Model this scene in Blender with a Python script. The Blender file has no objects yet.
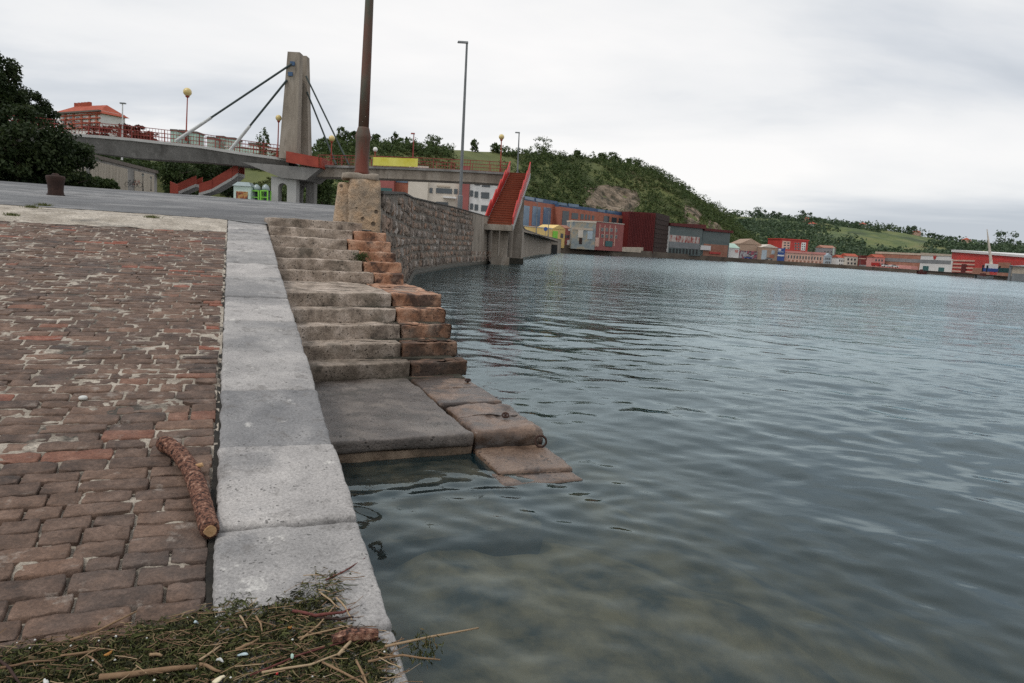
import bpy, math, random
import numpy as np
from mathutils import noise as mnoise, Vector

random.seed(7)
RNG = np.random.default_rng(7)
S = bpy.context.scene
C = S.collection

# ------------------------------------------------------------------ camera model
F = 725.0
ROLL = math.atan(.0593)
PITCH = math.atan((341.5 - 245) / F * math.cos(ROLL))
H = 2.0
TH = .3736                       # heading of the slipway, left of the view axis
CT, ST = math.cos(TH), math.sin(TH)


def ray(px, py):
    cx = (px - 512) / F
    cy = (341.5 - py) / F
    x = cx * math.cos(ROLL) - cy * math.sin(ROLL)
    y = cx * math.sin(ROLL) + cy * math.cos(ROLL)
    return np.array([x, math.cos(PITCH) + y * math.sin(PITCH), -math.sin(PITCH) + y * math.cos(PITCH)])


def at(px, py, D):
    r = ray(px, py)
    t = D / r[1]
    return np.array([r[0] * t, D, H + r[2] * t])


def at_z(px, py, z):
    r = ray(px, py)
    t = (z - H) / r[2]
    return np.array([r[0] * t, r[1] * t, z])


def zr(b):
    return .118 * b + .0011 * b * b


def R(a, b, z=None):
    if z is None:
        z = zr(b)
    return np.array([a * CT - b * ST, a * ST + b * CT, z])


def ab(P):
    return P[0] * CT + P[1] * ST, -P[0] * ST + P[1] * CT


def on_ramp(px, py, up=0.0):
    r = ray(px, py)
    t = 2.0
    for _ in range(40):
        P = np.array([0, 0, H]) + r * t
        a, b = ab(P)
        e = P[2] - (zr(b) + up)
        t += e / max(.05, (-r[2] + .13 * 1.0))
    return np.array([0, 0, H]) + r * t


def sst(x, a, b):
    t = np.clip((x - a) / (b - a), 0, 1)
    return t * t * (3 - 2 * t)


# ------------------------------------------------------------------ mesh builder
class MB:
    def __init__(self):
        self.v = []
        self.f = []
        self.t = []
        self.n = 0

    def add(self, verts, faces, tint=None):
        verts = np.asarray(verts, float).reshape(-1, 3)
        self.v.append(verts)
        n = self.n
        for fc in faces:
            self.f.append(tuple(int(i) + n for i in fc))
        if tint is None:
            tint = .5
        if np.ndim(tint) == 0:
            tint = [float(tint)] * len(faces)
        self.t.extend(tint)
        self.n += len(verts)
        return self

    def quad(self, a, b, c, d, tint=None):
        return self.add([a, b, c, d], [(0, 1, 2, 3)], tint)

    def hexa(self, p, tint=None):
        # p: 4 bottom points, 4 top points, both counter-clockwise from above
        return self.add(p, [(3, 2, 1, 0), (4, 5, 6, 7), (0, 1, 5, 4), (1, 2, 6, 5), (2, 3, 7, 6), (3, 0, 4, 7)], tint)

    def box(self, c, s, rz=0, tint=None):
        x, y, z = [q / 2 for q in s]
        ca, sa = math.cos(rz), math.sin(rz)
        p = []
        for zz in (-z, z):
            for xx, yy in ((-x, -y), (x, -y), (x, y), (-x, y)):
                p.append((c[0] + xx * ca - yy * sa, c[1] + xx * sa + yy * ca, c[2] + zz))
        return self.hexa(p, tint)

    def beam(self, a, b, w, h, tint=None, up=(0, 0, 1)):
        a = Vector(a); b = Vector(b)
        d = (b - a).normalized()
        s = d.cross(Vector(up))
        if s.length < 1e-4:
            s = d.cross(Vector((0, 1, 0)))
        s.normalize()
        u = s.cross(d)
        p = []
        for e in (a, b):
            for q in ((-1, -1), (1, -1), (1, 1), (-1, 1)):
                p.append(e + s * (q[0] * w / 2) + u * (q[1] * h / 2))
        return self.add([tuple(q) for q in p], [(0, 1, 2, 3), (7, 6, 5, 4), (1, 0, 4, 5), (2, 1, 5, 6), (3, 2, 6, 7), (0, 3, 7, 4)], tint)

    def tube(self, pts, rad, n=8, tint=None, caps=True, rough=0.0):
        pts = [Vector(p) for p in pts]
        if np.ndim(rad) == 0:
            rad = [rad] * len(pts)
        V = []
        for i, p in enumerate(pts):
            d = (pts[min(i + 1, len(pts) - 1)] - pts[max(i - 1, 0)]).normalized()
            s = d.cross(Vector((0, 0, 1)))
            if s.length < 1e-3:
                s = d.cross(Vector((0, 1, 0)))
            s.normalize()
            u = s.cross(d)
            for k in range(n):
                an = 2 * math.pi * k / n
                rr = rad[i] * (1 + rough * random.uniform(-1, 1))
                V.append(tuple(p + (s * math.cos(an) + u * math.sin(an)) * rr))
        Fc = []
        for i in range(len(pts) - 1):
            for k in range(n):
                k2 = (k + 1) % n
                Fc.append((i * n + k, i * n + k2, (i + 1) * n + k2, (i + 1) * n + k))
        if caps:
            Fc.append(tuple(range(n - 1, -1, -1)))
            Fc.append(tuple((len(pts) - 1) * n + k for k in range(n)))
        return self.add(V, Fc, tint)

    def lathe(self, c, prof, n=14, tint=None):
        V = []
        for r, z in prof:
            for k in range(n):
                an = 2 * math.pi * k / n
                V.append((c[0] + r * math.cos(an), c[1] + r * math.sin(an), c[2] + z))
        Fc = []
        for i in range(len(prof) - 1):
            for k in range(n):
                k2 = (k + 1) % n
                Fc.append((i * n + k, i * n + k2, (i + 1) * n + k2, (i + 1) * n + k))
        Fc.append(tuple(range(n - 1, -1, -1)))
        Fc.append(tuple((len(prof) - 1) * n + k for k in range(n)))
        return self.add(V, Fc, tint)

    def prism(self, poly, vec, tint=None):
        poly = np.asarray(poly, float)
        n = len(poly)
        V = np.vstack([poly, poly + np.asarray(vec, float)])
        Fc = [tuple(range(n - 1, -1, -1)), tuple(range(n, 2 * n))]
        for i in range(n):
            j = (i + 1) % n
            Fc.append((i, j, n + j, n + i))
        return self.add(V, Fc, tint)

    def grid(self, P, tint=None, flip=False):
        P = np.asarray(P, float)
        m, n = P.shape[:2]
        idx = np.arange(m * n).reshape(m, n)
        q = np.stack([idx[:-1, :-1], idx[1:, :-1], idx[1:, 1:], idx[:-1, 1:]], -1).reshape(-1, 4)
        if flip:
            q = q[:, ::-1]
        return self.add(P.reshape(-1, 3), q.tolist(), tint)

    def build(self, name, mat, parent=None, smooth=False, weld=False):
        V = np.vstack(self.v)
        o0 = np.array(world_loc(parent)) if parent else np.zeros(3)
        V = V - o0
        me = bpy.data.meshes.new(name)
        me.from_pydata(V.tolist(), [], self.f)
        at_ = me.attributes.new('tint', 'FLOAT', 'FACE')
        at_.data.foreach_set('value', np.asarray(self.t, np.float32))
        if weld:
            import bmesh
            bm = bmesh.new(); bm.from_mesh(me)
            bmesh.ops.remove_doubles(bm, verts=bm.verts, dist=1e-5)
            bmesh.ops.recalc_face_normals(bm, faces=bm.faces)
            bm.to_mesh(me); bm.free()
        if smooth:
            me.polygons.foreach_set('use_smooth', [True] * len(me.polygons))
        me.materials.append(mat)
        me.update()
        o = bpy.data.objects.new(name, me)
        C.objects.link(o)
        if parent:
            o.parent = parent
        return o


def world_loc(o):
    v = Vector((0, 0, 0))
    while o:
        v = v + o.location
        o = o.parent
    return v


def tag(o, label=None, cat=None, group=None, kind=None):
    if label: o['label'] = label
    if cat: o['category'] = cat
    if group: o['group'] = group
    if kind: o['kind'] = kind
    return o


def thing(name, label, cat, loc, group=None):
    o = bpy.data.objects.new(name, None)
    o.empty_display_size = .3
    C.objects.link(o)
    o.location = tuple(float(q) for q in loc)
    return tag(o, label, cat, group)


def rbox(mb, size, r, xf, n=(6, 6, 3), amp=.008, freq=2.5, seed=0, tint=None, sag=None):
    """Worn stone block: rounded box with noisy faces. xf maps local (x,y,z) in +-size/2 to world."""
    hs = [s / 2 for s in size]

    def coords(h, k):
        rr = min(r, h * .6)
        inner = np.linspace(-h + rr, h - rr, max(2, k))
        return np.concatenate([[-h, -h + rr * .3], inner, [h - rr * .3, h]])
    cs = [coords(hs[i], n[i]) for i in range(3)]
    V = {}
    verts = []
    faces = []

    def vid(p):
        key = (round(p[0], 5), round(p[1], 5), round(p[2], 5))
        if key in V:
            return V[key]
        q = list(p)
        ins = [max(-hs[i] + min(r, hs[i] * .6), min(hs[i] - min(r, hs[i] * .6), q[i])) for i in range(3)]
        d = Vector([q[i] - ins[i] for i in range(3)])
        if d.length > 1e-7:
            m = max(abs(d[0]), abs(d[1]), abs(d[2]))
            d = d.normalized() * m
        w = Vector(ins) + d
        nv = Vector((w[0] * freq + seed * 13.1, w[1] * freq - seed * 7.7, w[2] * freq + seed * 3.3))
        dn = Vector(d if d.length > 1e-7 else (0, 0, 0))
        a1 = mnoise.noise(nv) + .5 * mnoise.noise(nv * 2.7) + .3 * mnoise.noise(nv * 6.1)
        if dn.length > 1e-7:
            w = w + dn.normalized() * (a1 * amp)
        V[key] = len(verts)
        verts.append(xf(w[0], w[1], w[2]))
        return V[key]
    for ax in range(3):
        i, j = [(1, 2), (2, 0), (0, 1)][ax]
        for sgn in (-1, 1):
            for u in range(len(cs[i]) - 1):
                for w in range(len(cs[j]) - 1):
                    ids = []
                    for du, dw in ((0, 0), (1, 0), (1, 1), (0, 1)):
                        p = [0, 0, 0]
                        p[ax] = sgn * hs[ax]
                        p[i] = cs[i][u + du]
                        p[j] = cs[j][w + dw]
                        ids.append(vid(p))
                    if sgn < 0:
                        ids.reverse()
                    faces.append(tuple(ids))
    mb.add(verts, faces, tint)


# ------------------------------------------------------------------ materials
MATS = {}


def nd(nt, kind, **kw):
    n = nt.nodes.new(kind)
    for k, v in kw.items():
        setattr(n, k, v)
    return n


def ramp(nt, stops, interp='LINEAR'):
    n = nd(nt, 'ShaderNodeValToRGB')
    n.color_ramp.interpolation = interp
    el = n.color_ramp.elements
    while len(el) < len(stops):
        el.new(.5)
    for e, (p, c) in zip(el, stops):
        e.position = p
        e.color = (*c, 1) if len(c) == 3 else c
    return n


def mat(name, stops, scale=2.0, detail=8, bump=.25, bscale=25, bdist=.01, rough=.85, tint=0.0, tint_stops=None,
        stain=None, speck=None, metallic=0.0, stretch=(1, 1, 1), spec=.3, rough_var=0.0, trans=0.0, grain=None, pits=None, tide=None):
    """Procedural surface: noise -> colour ramp, optional per-face tint, stains, speckle and bump."""
    m = bpy.data.materials.new(name)
    m.use_nodes = True
    nt = m.node_tree
    L = nt.links
    bs = nt.nodes['Principled BSDF']
    tc = nd(nt, 'ShaderNodeTexCoord')
    mp = nd(nt, 'ShaderNodeMapping')
    mp.inputs['Scale'].default_value = stretch
    L.new(tc.outputs['Object'], mp.inputs[0])
    vec = mp.outputs[0]
    no = nd(nt, 'ShaderNodeTexNoise')
    no.inputs['Scale'].default_value = scale
    no.inputs['Detail'].default_value = detail
    no.inputs['Roughness'].default_value = .62
    L.new(vec, no.inputs['Vector'])
    r = ramp(nt, stops)
    L.new(no.outputs['Fac'], r.inputs[0])
    col = r.outputs[0]
    if tint_stops:
        at_ = nd(nt, 'ShaderNodeAttribute', attribute_name='tint')
        r2 = ramp(nt, tint_stops)
        L.new(at_.outputs['Fac'], r2.inputs[0])
        mx = nd(nt, 'ShaderNodeMix', data_type='RGBA', blend_type='MIX')
        mx.inputs[0].default_value = tint
        L.new(col, mx.inputs[6]); L.new(r2.outputs[0], mx.inputs[7])
        col = mx.outputs[2]
    if stain:
        for (sc, lo, hi, sc_col, fac) in stain:
            n2 = nd(nt, 'ShaderNodeTexNoise')
            n2.inputs['Scale'].default_value = sc
            n2.inputs['Detail'].default_value = 6
            n2.inputs['Roughness'].default_value = .65
            L.new(vec, n2.inputs['Vector'])
            mr = nd(nt, 'ShaderNodeMapRange')
            mr.inputs[1].default_value = lo; mr.inputs[2].default_value = hi
            mr.inputs[3].default_value = 0; mr.inputs[4].default_value = fac
            L.new(n2.outputs['Fac'], mr.inputs[0])
            mx = nd(nt, 'ShaderNodeMix', data_type='RGBA', blend_type='MIX')
            L.new(mr.outputs[0], mx.inputs[0]); L.new(col, mx.inputs[6])
            mx.inputs[7].default_value = (*sc_col, 1)
            col = mx.outputs[2]
    if speck:
        sc, amount, c = speck
        n3 = nd(nt, 'ShaderNodeTexNoise')
        n3.inputs['Scale'].default_value = sc
        n3.inputs['Detail'].default_value = 3
        L.new(vec, n3.inputs['Vector'])
        mr = nd(nt, 'ShaderNodeMapRange')
        mr.inputs[1].default_value = .58; mr.inputs[2].default_value = .72
        mr.inputs[4].default_value = amount
        L.new(n3.outputs['Fac'], mr.inputs[0])
        mx = nd(nt, 'ShaderNodeMix', data_type='RGBA', blend_type='MIX')
        L.new(mr.outputs[0], mx.inputs[0]); L.new(col, mx.inputs[6])
        mx.inputs[7].default_value = (*c, 1)
        col = mx.outputs[2]
    if grain:
        for gsc, gam in (grain if isinstance(grain[0], tuple) else (grain,)):
            n4 = nd(nt, 'ShaderNodeTexNoise')
            n4.inputs['Scale'].default_value = gsc
            n4.inputs['Detail'].default_value = 4
            n4.inputs['Roughness'].default_value = .7
            L.new(tc.outputs['Object'], n4.inputs['Vector'])
            mr = nd(nt, 'ShaderNodeMapRange')
            mr.inputs[1].default_value = .32; mr.inputs[2].default_value = .68
            mr.inputs[3].default_value = 1 - gam; mr.inputs[4].default_value = 1 + gam
            L.new(n4.outputs['Fac'], mr.inputs[0])
            vm = nd(nt, 'ShaderNodeVectorMath', operation='SCALE')
            L.new(col, vm.inputs[0]); L.new(mr.outputs[0], vm.inputs['Scale'])
            col = vm.outputs[0]
    pit_h = None
    if pits:
        psc, pth, pc = pits
        vo = nd(nt, 'ShaderNodeTexVoronoi')
        vo.inputs['Scale'].default_value = psc
        L.new(tc.outputs['Object'], vo.inputs['Vector'])
        n5 = nd(nt, 'ShaderNodeTexNoise'); n5.inputs['Scale'].default_value = psc * .35
        L.new(tc.outputs['Object'], n5.inputs['Vector'])
        ad = nd(nt, 'ShaderNodeMath', operation='MULTIPLY_ADD'); ad.inputs[1].default_value = -.9
        L.new(n5.outputs['Fac'], ad.inputs[0]); L.new(vo.outputs['Distance'], ad.inputs[2])
        mr = nd(nt, 'ShaderNodeMapRange')
        mr.inputs[1].default_value = pth - .45; mr.inputs[2].default_value = pth - .33
        mr.inputs[3].default_value = .85; mr.inputs[4].default_value = 0
        L.new(ad.outputs[0], mr.inputs[0])
        mx = nd(nt, 'ShaderNodeMix', data_type='RGBA', blend_type='MIX')
        L.new(mr.outputs[0], mx.inputs[0]); L.new(col, mx.inputs[6]); mx.inputs[7].default_value = (*pc, 1)
        col = mx.outputs[2]
        pit_h = mr.outputs[0]
    if tide:
        zlo, zhi, tcx = tide
        sx = nd(nt, 'ShaderNodeSeparateXYZ'); L.new(tc.outputs['Object'], sx.inputs[0])
        n6 = nd(nt, 'ShaderNodeTexNoise'); n6.inputs['Scale'].default_value = 2.6; n6.inputs['Detail'].default_value = 8; n6.inputs['Roughness'].default_value = .65
        L.new(tc.outputs['Object'], n6.inputs['Vector'])
        ma_ = nd(nt, 'ShaderNodeMath', operation='MULTIPLY_ADD'); ma_.inputs[1].default_value = 1.5 * (zhi - zlo) * 1.6
        L.new(n6.outputs['Fac'], ma_.inputs[0]); L.new(sx.outputs[2], ma_.inputs[2])
        mr = nd(nt, 'ShaderNodeMapRange'); off_ = .75 * (zhi - zlo) * 1.6
        mr.inputs[1].default_value = zlo + off_; mr.inputs[2].default_value = zhi + off_
        mr.inputs[3].default_value = .88; mr.inputs[4].default_value = 0
        L.new(ma_.outputs[0], mr.inputs[0])
        mx = nd(nt, 'ShaderNodeMix', data_type='RGBA', blend_type='MIX')
        L.new(mr.outputs[0], mx.inputs[0]); L.new(col, mx.inputs[6]); mx.inputs[7].default_value = (*tcx, 1)
        col = mx.outputs[2]
    L.new(col, bs.inputs['Base Color'])
    bs.inputs['Roughness'].default_value = rough
    bs.inputs['Metallic'].default_value = metallic
    bs.inputs['Specular IOR Level'].default_value = spec
    if rough_var:
        mr = nd(nt, 'ShaderNodeMapRange')
        mr.inputs[1].default_value = .3; mr.inputs[2].default_value = .7
        mr.inputs[3].default_value = rough - rough_var; mr.inputs[4].default_value = rough + rough_var * .3
        L.new(no.outputs['Fac'], mr.inputs[0]); L.new(mr.outputs[0], bs.inputs['Roughness'])
    if bump:
        nb = nd(nt, 'ShaderNodeTexNoise')
        nb.inputs['Scale'].default_value = bscale
        nb.inputs['Detail'].default_value = 7
        nb.inputs['Roughness'].default_value = .65
        L.new(vec, nb.inputs['Vector'])
        bp = nd(nt, 'ShaderNodeBump')
        bp.inputs['Strength'].default_value = bump
        bp.inputs['Distance'].default_value = bdist
        L.new(nb.outputs['Fac'], bp.inputs['Height'])
        if pit_h is not None:
            b2_ = nd(nt, 'ShaderNodeBump', invert=True)
            b2_.inputs['Strength'].default_value = .8; b2_.inputs['Distance'].default_value = bdist
            L.new(pit_h, b2_.inputs['Height']); L.new(bp.outputs[0], b2_.inputs['Normal'])
            bp = b2_
        L.new(bp.outputs[0], bs.inputs['Normal'])
    if trans:
        tr = nd(nt, 'ShaderNodeBsdfTranslucent')
        L.new(col, tr.inputs[0])
        mxs = nd(nt, 'ShaderNodeMixShader')
        mxs.inputs[0].default_value = trans
        L.new(bs.outputs[0], mxs.inputs[1]); L.new(tr.outputs[0], mxs.inputs[2])
        L.new(mxs.outputs[0], nt.nodes['Material Output'].inputs['Surface'])
    MATS[name] = m
    return m


def paint(name, c, rough=.6, var=.18, scale=1.5, bump=.05, metallic=0, spec=.4, dirt=None):
    lo = tuple(q * (1 - var) for q in c)
    hi = tuple(min(1, q * (1 + var)) for q in c)
    st = [(.9, .5, .75, dirt, .6)] if dirt else None
    return mat(name, [(.3, lo), (.7, hi)], scale=scale, bump=bump, bscale=18, rough=rough, metallic=metallic, spec=spec, stain=st)


M_kerb = mat('kerb granite', [(.3, (.19, .182, .177)), (.5, (.325, .31, .298)), (.7, (.48, .455, .43))], scale=2.6, bump=.9, bscale=55, bdist=.006, detail=12,
             tint=.42, tint_stops=[(0, (.085, .095, .11)), (.12, (.11, .12, .135)), (.2, (.2, .2, .2)), (1, (.48, .452, .43))],
             stain=[(1.1, .52, .6, (.19, .188, .19), .6), (4.5, .57, .66, (.14, .13, .122), .6), (14, .6, .68, (.13, .122, .115), .5), (3.1, .63, .68, (.62, .6, .56), .6)], grain=((70, .28), (230, .2)), pits=(34, .02, (.12, .115, .11)))
M_sett = mat('setts stone', [(.32, (.03, .02, .015)), (.5, (.125, .077, .054)), (.68, (.27, .18, .135))], scale=9, bump=.9, bscale=60, bdist=.006, detail=12,
             tint=.55, tint_stops=[(0, (.045, .036, .032)), (.25, (.08, .053, .04)), (.6, (.14, .089, .063)), (.85, (.21, .122, .082)), (.93, (.24, .09, .054)), (1, (.33, .07, .034))],
             stain=[(.8, .53, .68, (.075, .066, .062), .6), (6, .6, .68, (.34, .3, .26), .45)], rough=.75, spec=.35, grain=((60, .3), (190, .22)))
M_mortar = mat('sett mortar', [(.3, (.2, .168, .132)), (.6, (.46, .405, .335))], scale=5, bump=1, bscale=45, bdist=.014, detail=10,
               stain=[(1.6, .53, .61, (.05, .042, .034), .92)], grain=((90, .35),))
M_step = mat('step concrete stone', [(.3, (.12, .094, .076)), (.48, (.33, .268, .215)), (.68, (.54, .455, .385))], scale=4.0, bump=1, bscale=26, bdist=.016, detail=12,
             stain=[(2.2, .53, .64, (.10, .086, .066), .75), (1.1, .6, .72, (.2, .165, .12), .4), (7, .6, .67, (.07, .06, .05), .6)], grain=((45, .3), (150, .22)), pits=(24, .07, (.06, .05, .04)), tide=(.15, .62, (.06, .048, .034)))
M_stepred = mat('step red sandstone', [(.3, (.13, .062, .036)), (.47, (.36, .185, .11)), (.68, (.56, .36, .25))], scale=3.4, bump=1, bscale=24, bdist=.014, detail=12,
                stain=[(2.3, .50, .6, (.045, .032, .028), .85), (1.2, .58, .68, (.42, .33, .26), .6)], rough=.7, grain=((50, .3), (160, .2)), pits=(20, .08, (.05, .03, .025)), tide=(.3, .95, (.035, .028, .022)))
M_wetslab = mat('wet platform stone', [(.3, (.04, .033, .028)), (.5, (.094, .078, .068)), (.72, (.18, .152, .13))], scale=3.2, bump=.9, bscale=34, bdist=.009, detail=12,
                stain=[(2.5, .54, .66, (.055, .048, .04), .8), (1.0, .56, .68, (.23, .2, .175), .5)], rough=.5, rough_var=.25, spec=.5, grain=((50, .32), (140, .25)), pits=(17, .07, (.03, .025, .02)), tide=(-.02, .13, (.026, .022, .018)))
M_wetred = mat('wet red slab', [(.3, (.06, .038, .026)), (.5, (.14, .09, .062)), (.7, (.25, .175, .128))], scale=2.8, bump=.9, bscale=28, bdist=.009, detail=12,
               stain=[(1.7, .52, .62, (.045, .034, .03), .85)], rough=.45, rough_var=.22, spec=.5, grain=((50, .28), (150, .2)), pits=(16, .08, (.04, .03, .025)))
M_wetend = mat('wet red slab end', [(.3, (.065, .04, .027)), (.5, (.155, .098, .067)), (.7, (.27, .185, .135))], scale=2.8, bump=.9, bscale=28, bdist=.009, detail=12,
               stain=[(1.7, .50, .6, (.04, .031, .027), .85)], rough=.42, rough_var=.2, spec=.5, grain=((50, .28), (150, .2)), tide=(.03, .165, (.022, .018, .015)))
M_darkstone = mat('weedy dark stone', [(.3, (.025, .024, .018)), (.6, (.06, .055, .04)), (.8, (.10, .085, .05))], scale=5, bump=.9, bscale=25, bdist=.02, rough=.6)
M_dirt = mat('black joint dirt', [(.35, (.012, .011, .009)), (.6, (.03, .026, .02)), (.75, (.07, .06, .045))], scale=9, bump=1, bscale=60, bdist=.01)
M_rubble = mat('rubble stone', [(.3, (.10, .078, .062)), (.5, (.25, .195, .155)), (.72, (.42, .35, .29))], scale=2.2, bump=1, bscale=9, bdist=.05, detail=12,
               tint=.62, tint_stops=[(0, (.075, .068, .062)), (.3, (.21, .16, .125)), (.5, (.32, .255, .205)), (.68, (.33, .17, .10)), (.82, (.24, .205, .18)), (.93, (.46, .41, .37)), (1, (.54, .5, .46))],
               stain=[(.5, .52, .66, (.07, .06, .052), .6)], grain=((12, .35), (40, .25)))
M_wallmortar = mat('wall mortar', [(.3, (.10, .085, .07)), (.7, (.25, .22, .185))], scale=2, bump=.8, bscale=12, bdist=.03, grain=((10, .3),))
M_coping = mat('wall coping', [(.3, (.05, .047, .043)), (.7, (.13, .12, .11))], scale=2, bump=.5, bscale=12, bdist=.02)
M_conc = mat('weathered concrete', [(.3, (.19, .16, .13)), (.52, (.32, .275, .225)), (.75, (.43, .385, .33))], scale=.7, bump=.3, bscale=8, bdist=.02, stretch=(1, 1, .35), detail=12,
             stain=[(.5, .52, .7, (.14, .115, .09), .7), (1.6, .58, .68, (.1, .085, .07), .5)], grain=((9, .2), (30, .16)))
M_conc_grey = mat('grey deck concrete', [(.3, (.17, .165, .155)), (.7, (.29, .28, .265))], scale=.6, bump=.2, bscale=6, stretch=(1, 1, .3), detail=12, stain=[(.5, .53, .68, (.10, .095, .088), .65), (1.8, .58, .68, (.4, .385, .36), .4)], grain=((6, .16), (20, .12)))
M_conc_light = mat('pale deck edge', [(.3, (.4, .4, .38)), (.7, (.52, .51, .49))], scale=.5, bump=.1)
M_pillar = mat('pillar stone', [(.28, (.22, .19, .16)), (.45, (.40, .31, .225)), (.6, (.52, .36, .23)), (.8, (.55, .45, .36))], scale=2.2, bump=1, bscale=11, bdist=.05,
               stain=[(2.4, .60, .68, (.13, .11, .09), .8)], detail=12, grain=((25, .25), (70, .2)), pits=(5, .09, (.05, .04, .035)))
M_asphalt = mat('asphalt', [(.3, (.10, .102, .105)), (.7, (.19, .191, .192))], scale=.7, bump=.6, bscale=25, bdist=.012, detail=12,
                stain=[(.3, .53, .57, (.3, .295, .29), .75), (.07, .5, .55, (.085, .085, .088), .55), (.11, .55, .58, (.27, .265, .26), .6), (.6, .55, .62, (.075, .075, .077), .75), (.12, .56, .62, (.10, .10, .105), .6)], rough=.75, grain=((14, .25), (60, .25)))
M_gravel = mat('gravel edge', [(.3, (.28, .24, .19)), (.7, (.58, .52, .44))], scale=2.2, bump=1, bscale=35, bdist=.03, detail=12, stain=[(.9, .56, .66, (.13, .125, .115), .7)], grain=((20, .35), (60, .3)))
M_bark = mat('driftwood bark', [(.38, (.02, .011, .009)), (.47, (.12, .052, .034)), (.56, (.24, .115, .075)), (.68, (.4, .25, .18))], scale=42, bump=1, bscale=45, bdist=.02, grain=((90, .4),), stretch=(1, 1, 1), detail=10)
M_cut = mat('cut wood', [(.3, (.35, .2, .09)), (.7, (.55, .36, .2))], scale=30, bump=.4, bscale=60)
M_weed = mat('seaweed', [(.3, (.013, .016, .006)), (.7, (.04, .045, .015))], scale=20, bump=0, rough=.7, tint=.75,
             tint_stops=[(0, (.014, .013, .008)), (.3, (.036, .041, .014)), (.6, (.085, .10, .028)), (.8, (.125, .12, .045)), (1, (.21, .15, .085))], spec=.2)
M_straw = mat('dry straw', [(.3, (.16, .10, .06)), (.7, (.36, .26, .17))], scale=25, bump=.2, bscale=80, tint=.7,
              tint_stops=[(0, (.05, .022, .014)), (.4, (.13, .07, .036)), (.75, (.26, .165, .088)), (1, (.46, .35, .22))])
M_redroot = mat('red root', [(.3, (.07, .02, .018)), (.7, (.17, .055, .045))], scale=25, bump=.4, bscale=60)
M_rust = mat('rusty iron', [(.3, (.022, .013, .011)), (.6, (.05, .026, .02)), (.8, (.085, .042, .03))], scale=5, bump=.6, bscale=30, rough=.8)
M_mast = mat('rusty mast', [(.36, (.075, .10, .08)), (.46, (.12, .085, .066)), (.56, (.16, .05, .034))], scale=1.3, bump=.4, bscale=18, rough=.7, stretch=(1, 1, .3), detail=9)
M_red = mat('red paint', [(.3, (.26, .042, .026)), (.7, (.39, .072, .044))], scale=1.0, bump=.1, rough=.55, stain=[(.9, .55, .75, (.22, .045, .03), .5)])
M_redrail = paint('faded red rail', (.25, .045, .035), .6)
M_brightred = paint('bright red panel', (.46, .032, .026), .5, var=.18, dirt=(.2, .03, .025))
M_redtile = mat('red stair tread', [(.3, (.19, .055, .03)), (.7, (.31, .095, .052))], scale=1.2, bump=.3, tint=.6, tint_stops=[(0, (.10, .032, .02)), (1, (.34, .10, .052))], stain=[(.7, .55, .75, (.17, .05, .03), .6)])
M_cable = paint('dark stay cable', (.05, .07, .068), .5)
M_sleeve = paint('pale cable sleeve', (.62, .63, .62), .4)
M_steel = paint('grey lamp post', (.17, .18, .185), .5, metallic=.2)
M_white = paint('white paint', (.72, .71, .69), .6, var=.08, dirt=(.5, .48, .44))
M_globe = mat('yellow globe', [(.3, (.62, .47, .17)), (.7, (.78, .63, .3))], scale=3, bump=0, rough=.25, spec=.5)
M_globew = mat('white globe', [(.3, (.75, .74, .7)), (.7, (.85, .84, .8))], scale=3, bump=0, rough=.25, spec=.5)
M_black = paint('black iron', (.018, .02, .02), .5)
M_lglass = paint('lantern glass', (.28, .33, .33), .2)
M_glass = paint('dark window glass', (.045, .06, .07), .12, spec=.6, bump=0)
M_bglass = mat('blue window glass', [(.3, (.06, .12, .2)), (.7, (.14, .23, .33))], scale=.3, bump=0, rough=.15, spec=.6)
M_blue = paint('blue roof cladding', (.05, .105, .2), .5, scale=.3)
M_yellow = mat('yellow banner', [(.35, (.62, .55, .06)), (.65, (.75, .7, .16))], scale=.8, bump=0, rough=.6)
M_salmon = mat('salmon brick', [(.3, (.32, .115, .075)), (.7, (.44, .18, .125))], scale=.4, bump=.2, bscale=5, stain=[(.1, .5, .7, (.3, .13, .09), .4)])
M_brick = mat('brick wall', [(.3, (.27, .12, .08)), (.7, (.40, .21, .15))], scale=.5, bump=.2, bscale=4)
M_beigebrick = mat('beige brick', [(.3, (.33, .23, .17)), (.7, (.46, .34, .26))], scale=.4, bump=.2, bscale=4, stain=[(.2, .5, .7, (.27, .15, .1), .5)])
M_darkred = mat('oxblood cladding', [(.35, (.085, .012, .012)), (.65, (.145, .022, .02))], scale=.2, bump=.3, bscale=3, rough=.6, stretch=(1, 1, .1))
M_cream = paint('cream render', (.62, .56, .48), .8, var=.1, scale=.3)
M_pink = paint('pink render', (.58, .27, .24), .8, var=.15, scale=.3)
M_palepink = paint('pale pink render', (.62, .40, .32), .8, var=.18, scale=.25)
M_yellowwall = paint('yellow wall', (.72, .52, .2), .7, var=.12, scale=.3)
M_pink2 = paint('dusty rose wall', (.32, .105, .095), .8, var=.15, scale=.4)
M_mural = mat('painted mural', [(.3, (.14, .19, .24)), (.48, (.3, .33, .32)), (.56, (.42, .36, .26)), (.7, (.22, .28, .31))], scale=.25, bump=0)
M_graffiti = mat('painted graffiti', [(.35, (.07, .08, .12)), (.45, (.45, .44, .45)), (.5, (.04, .04, .06)), (.56, (.45, .12, .16)), (.62, (.1, .16, .3)), (.7, (.5, .5, .5))], scale=.3, bump=0)
M_figures = mat('hall frieze', [(.4, (.33, .06, .05)), (.5, (.5, .4, .36)), (.6, (.62, .58, .54))], scale=.4, bump=0, stretch=(1.6, 1, .6))
M_hallglass = mat('hall glazing', [(.3, (.07, .10, .10)), (.7, (.13, .165, .16))], scale=.2, bump=0, rough=.3, stretch=(.3, 1, 2))
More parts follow.
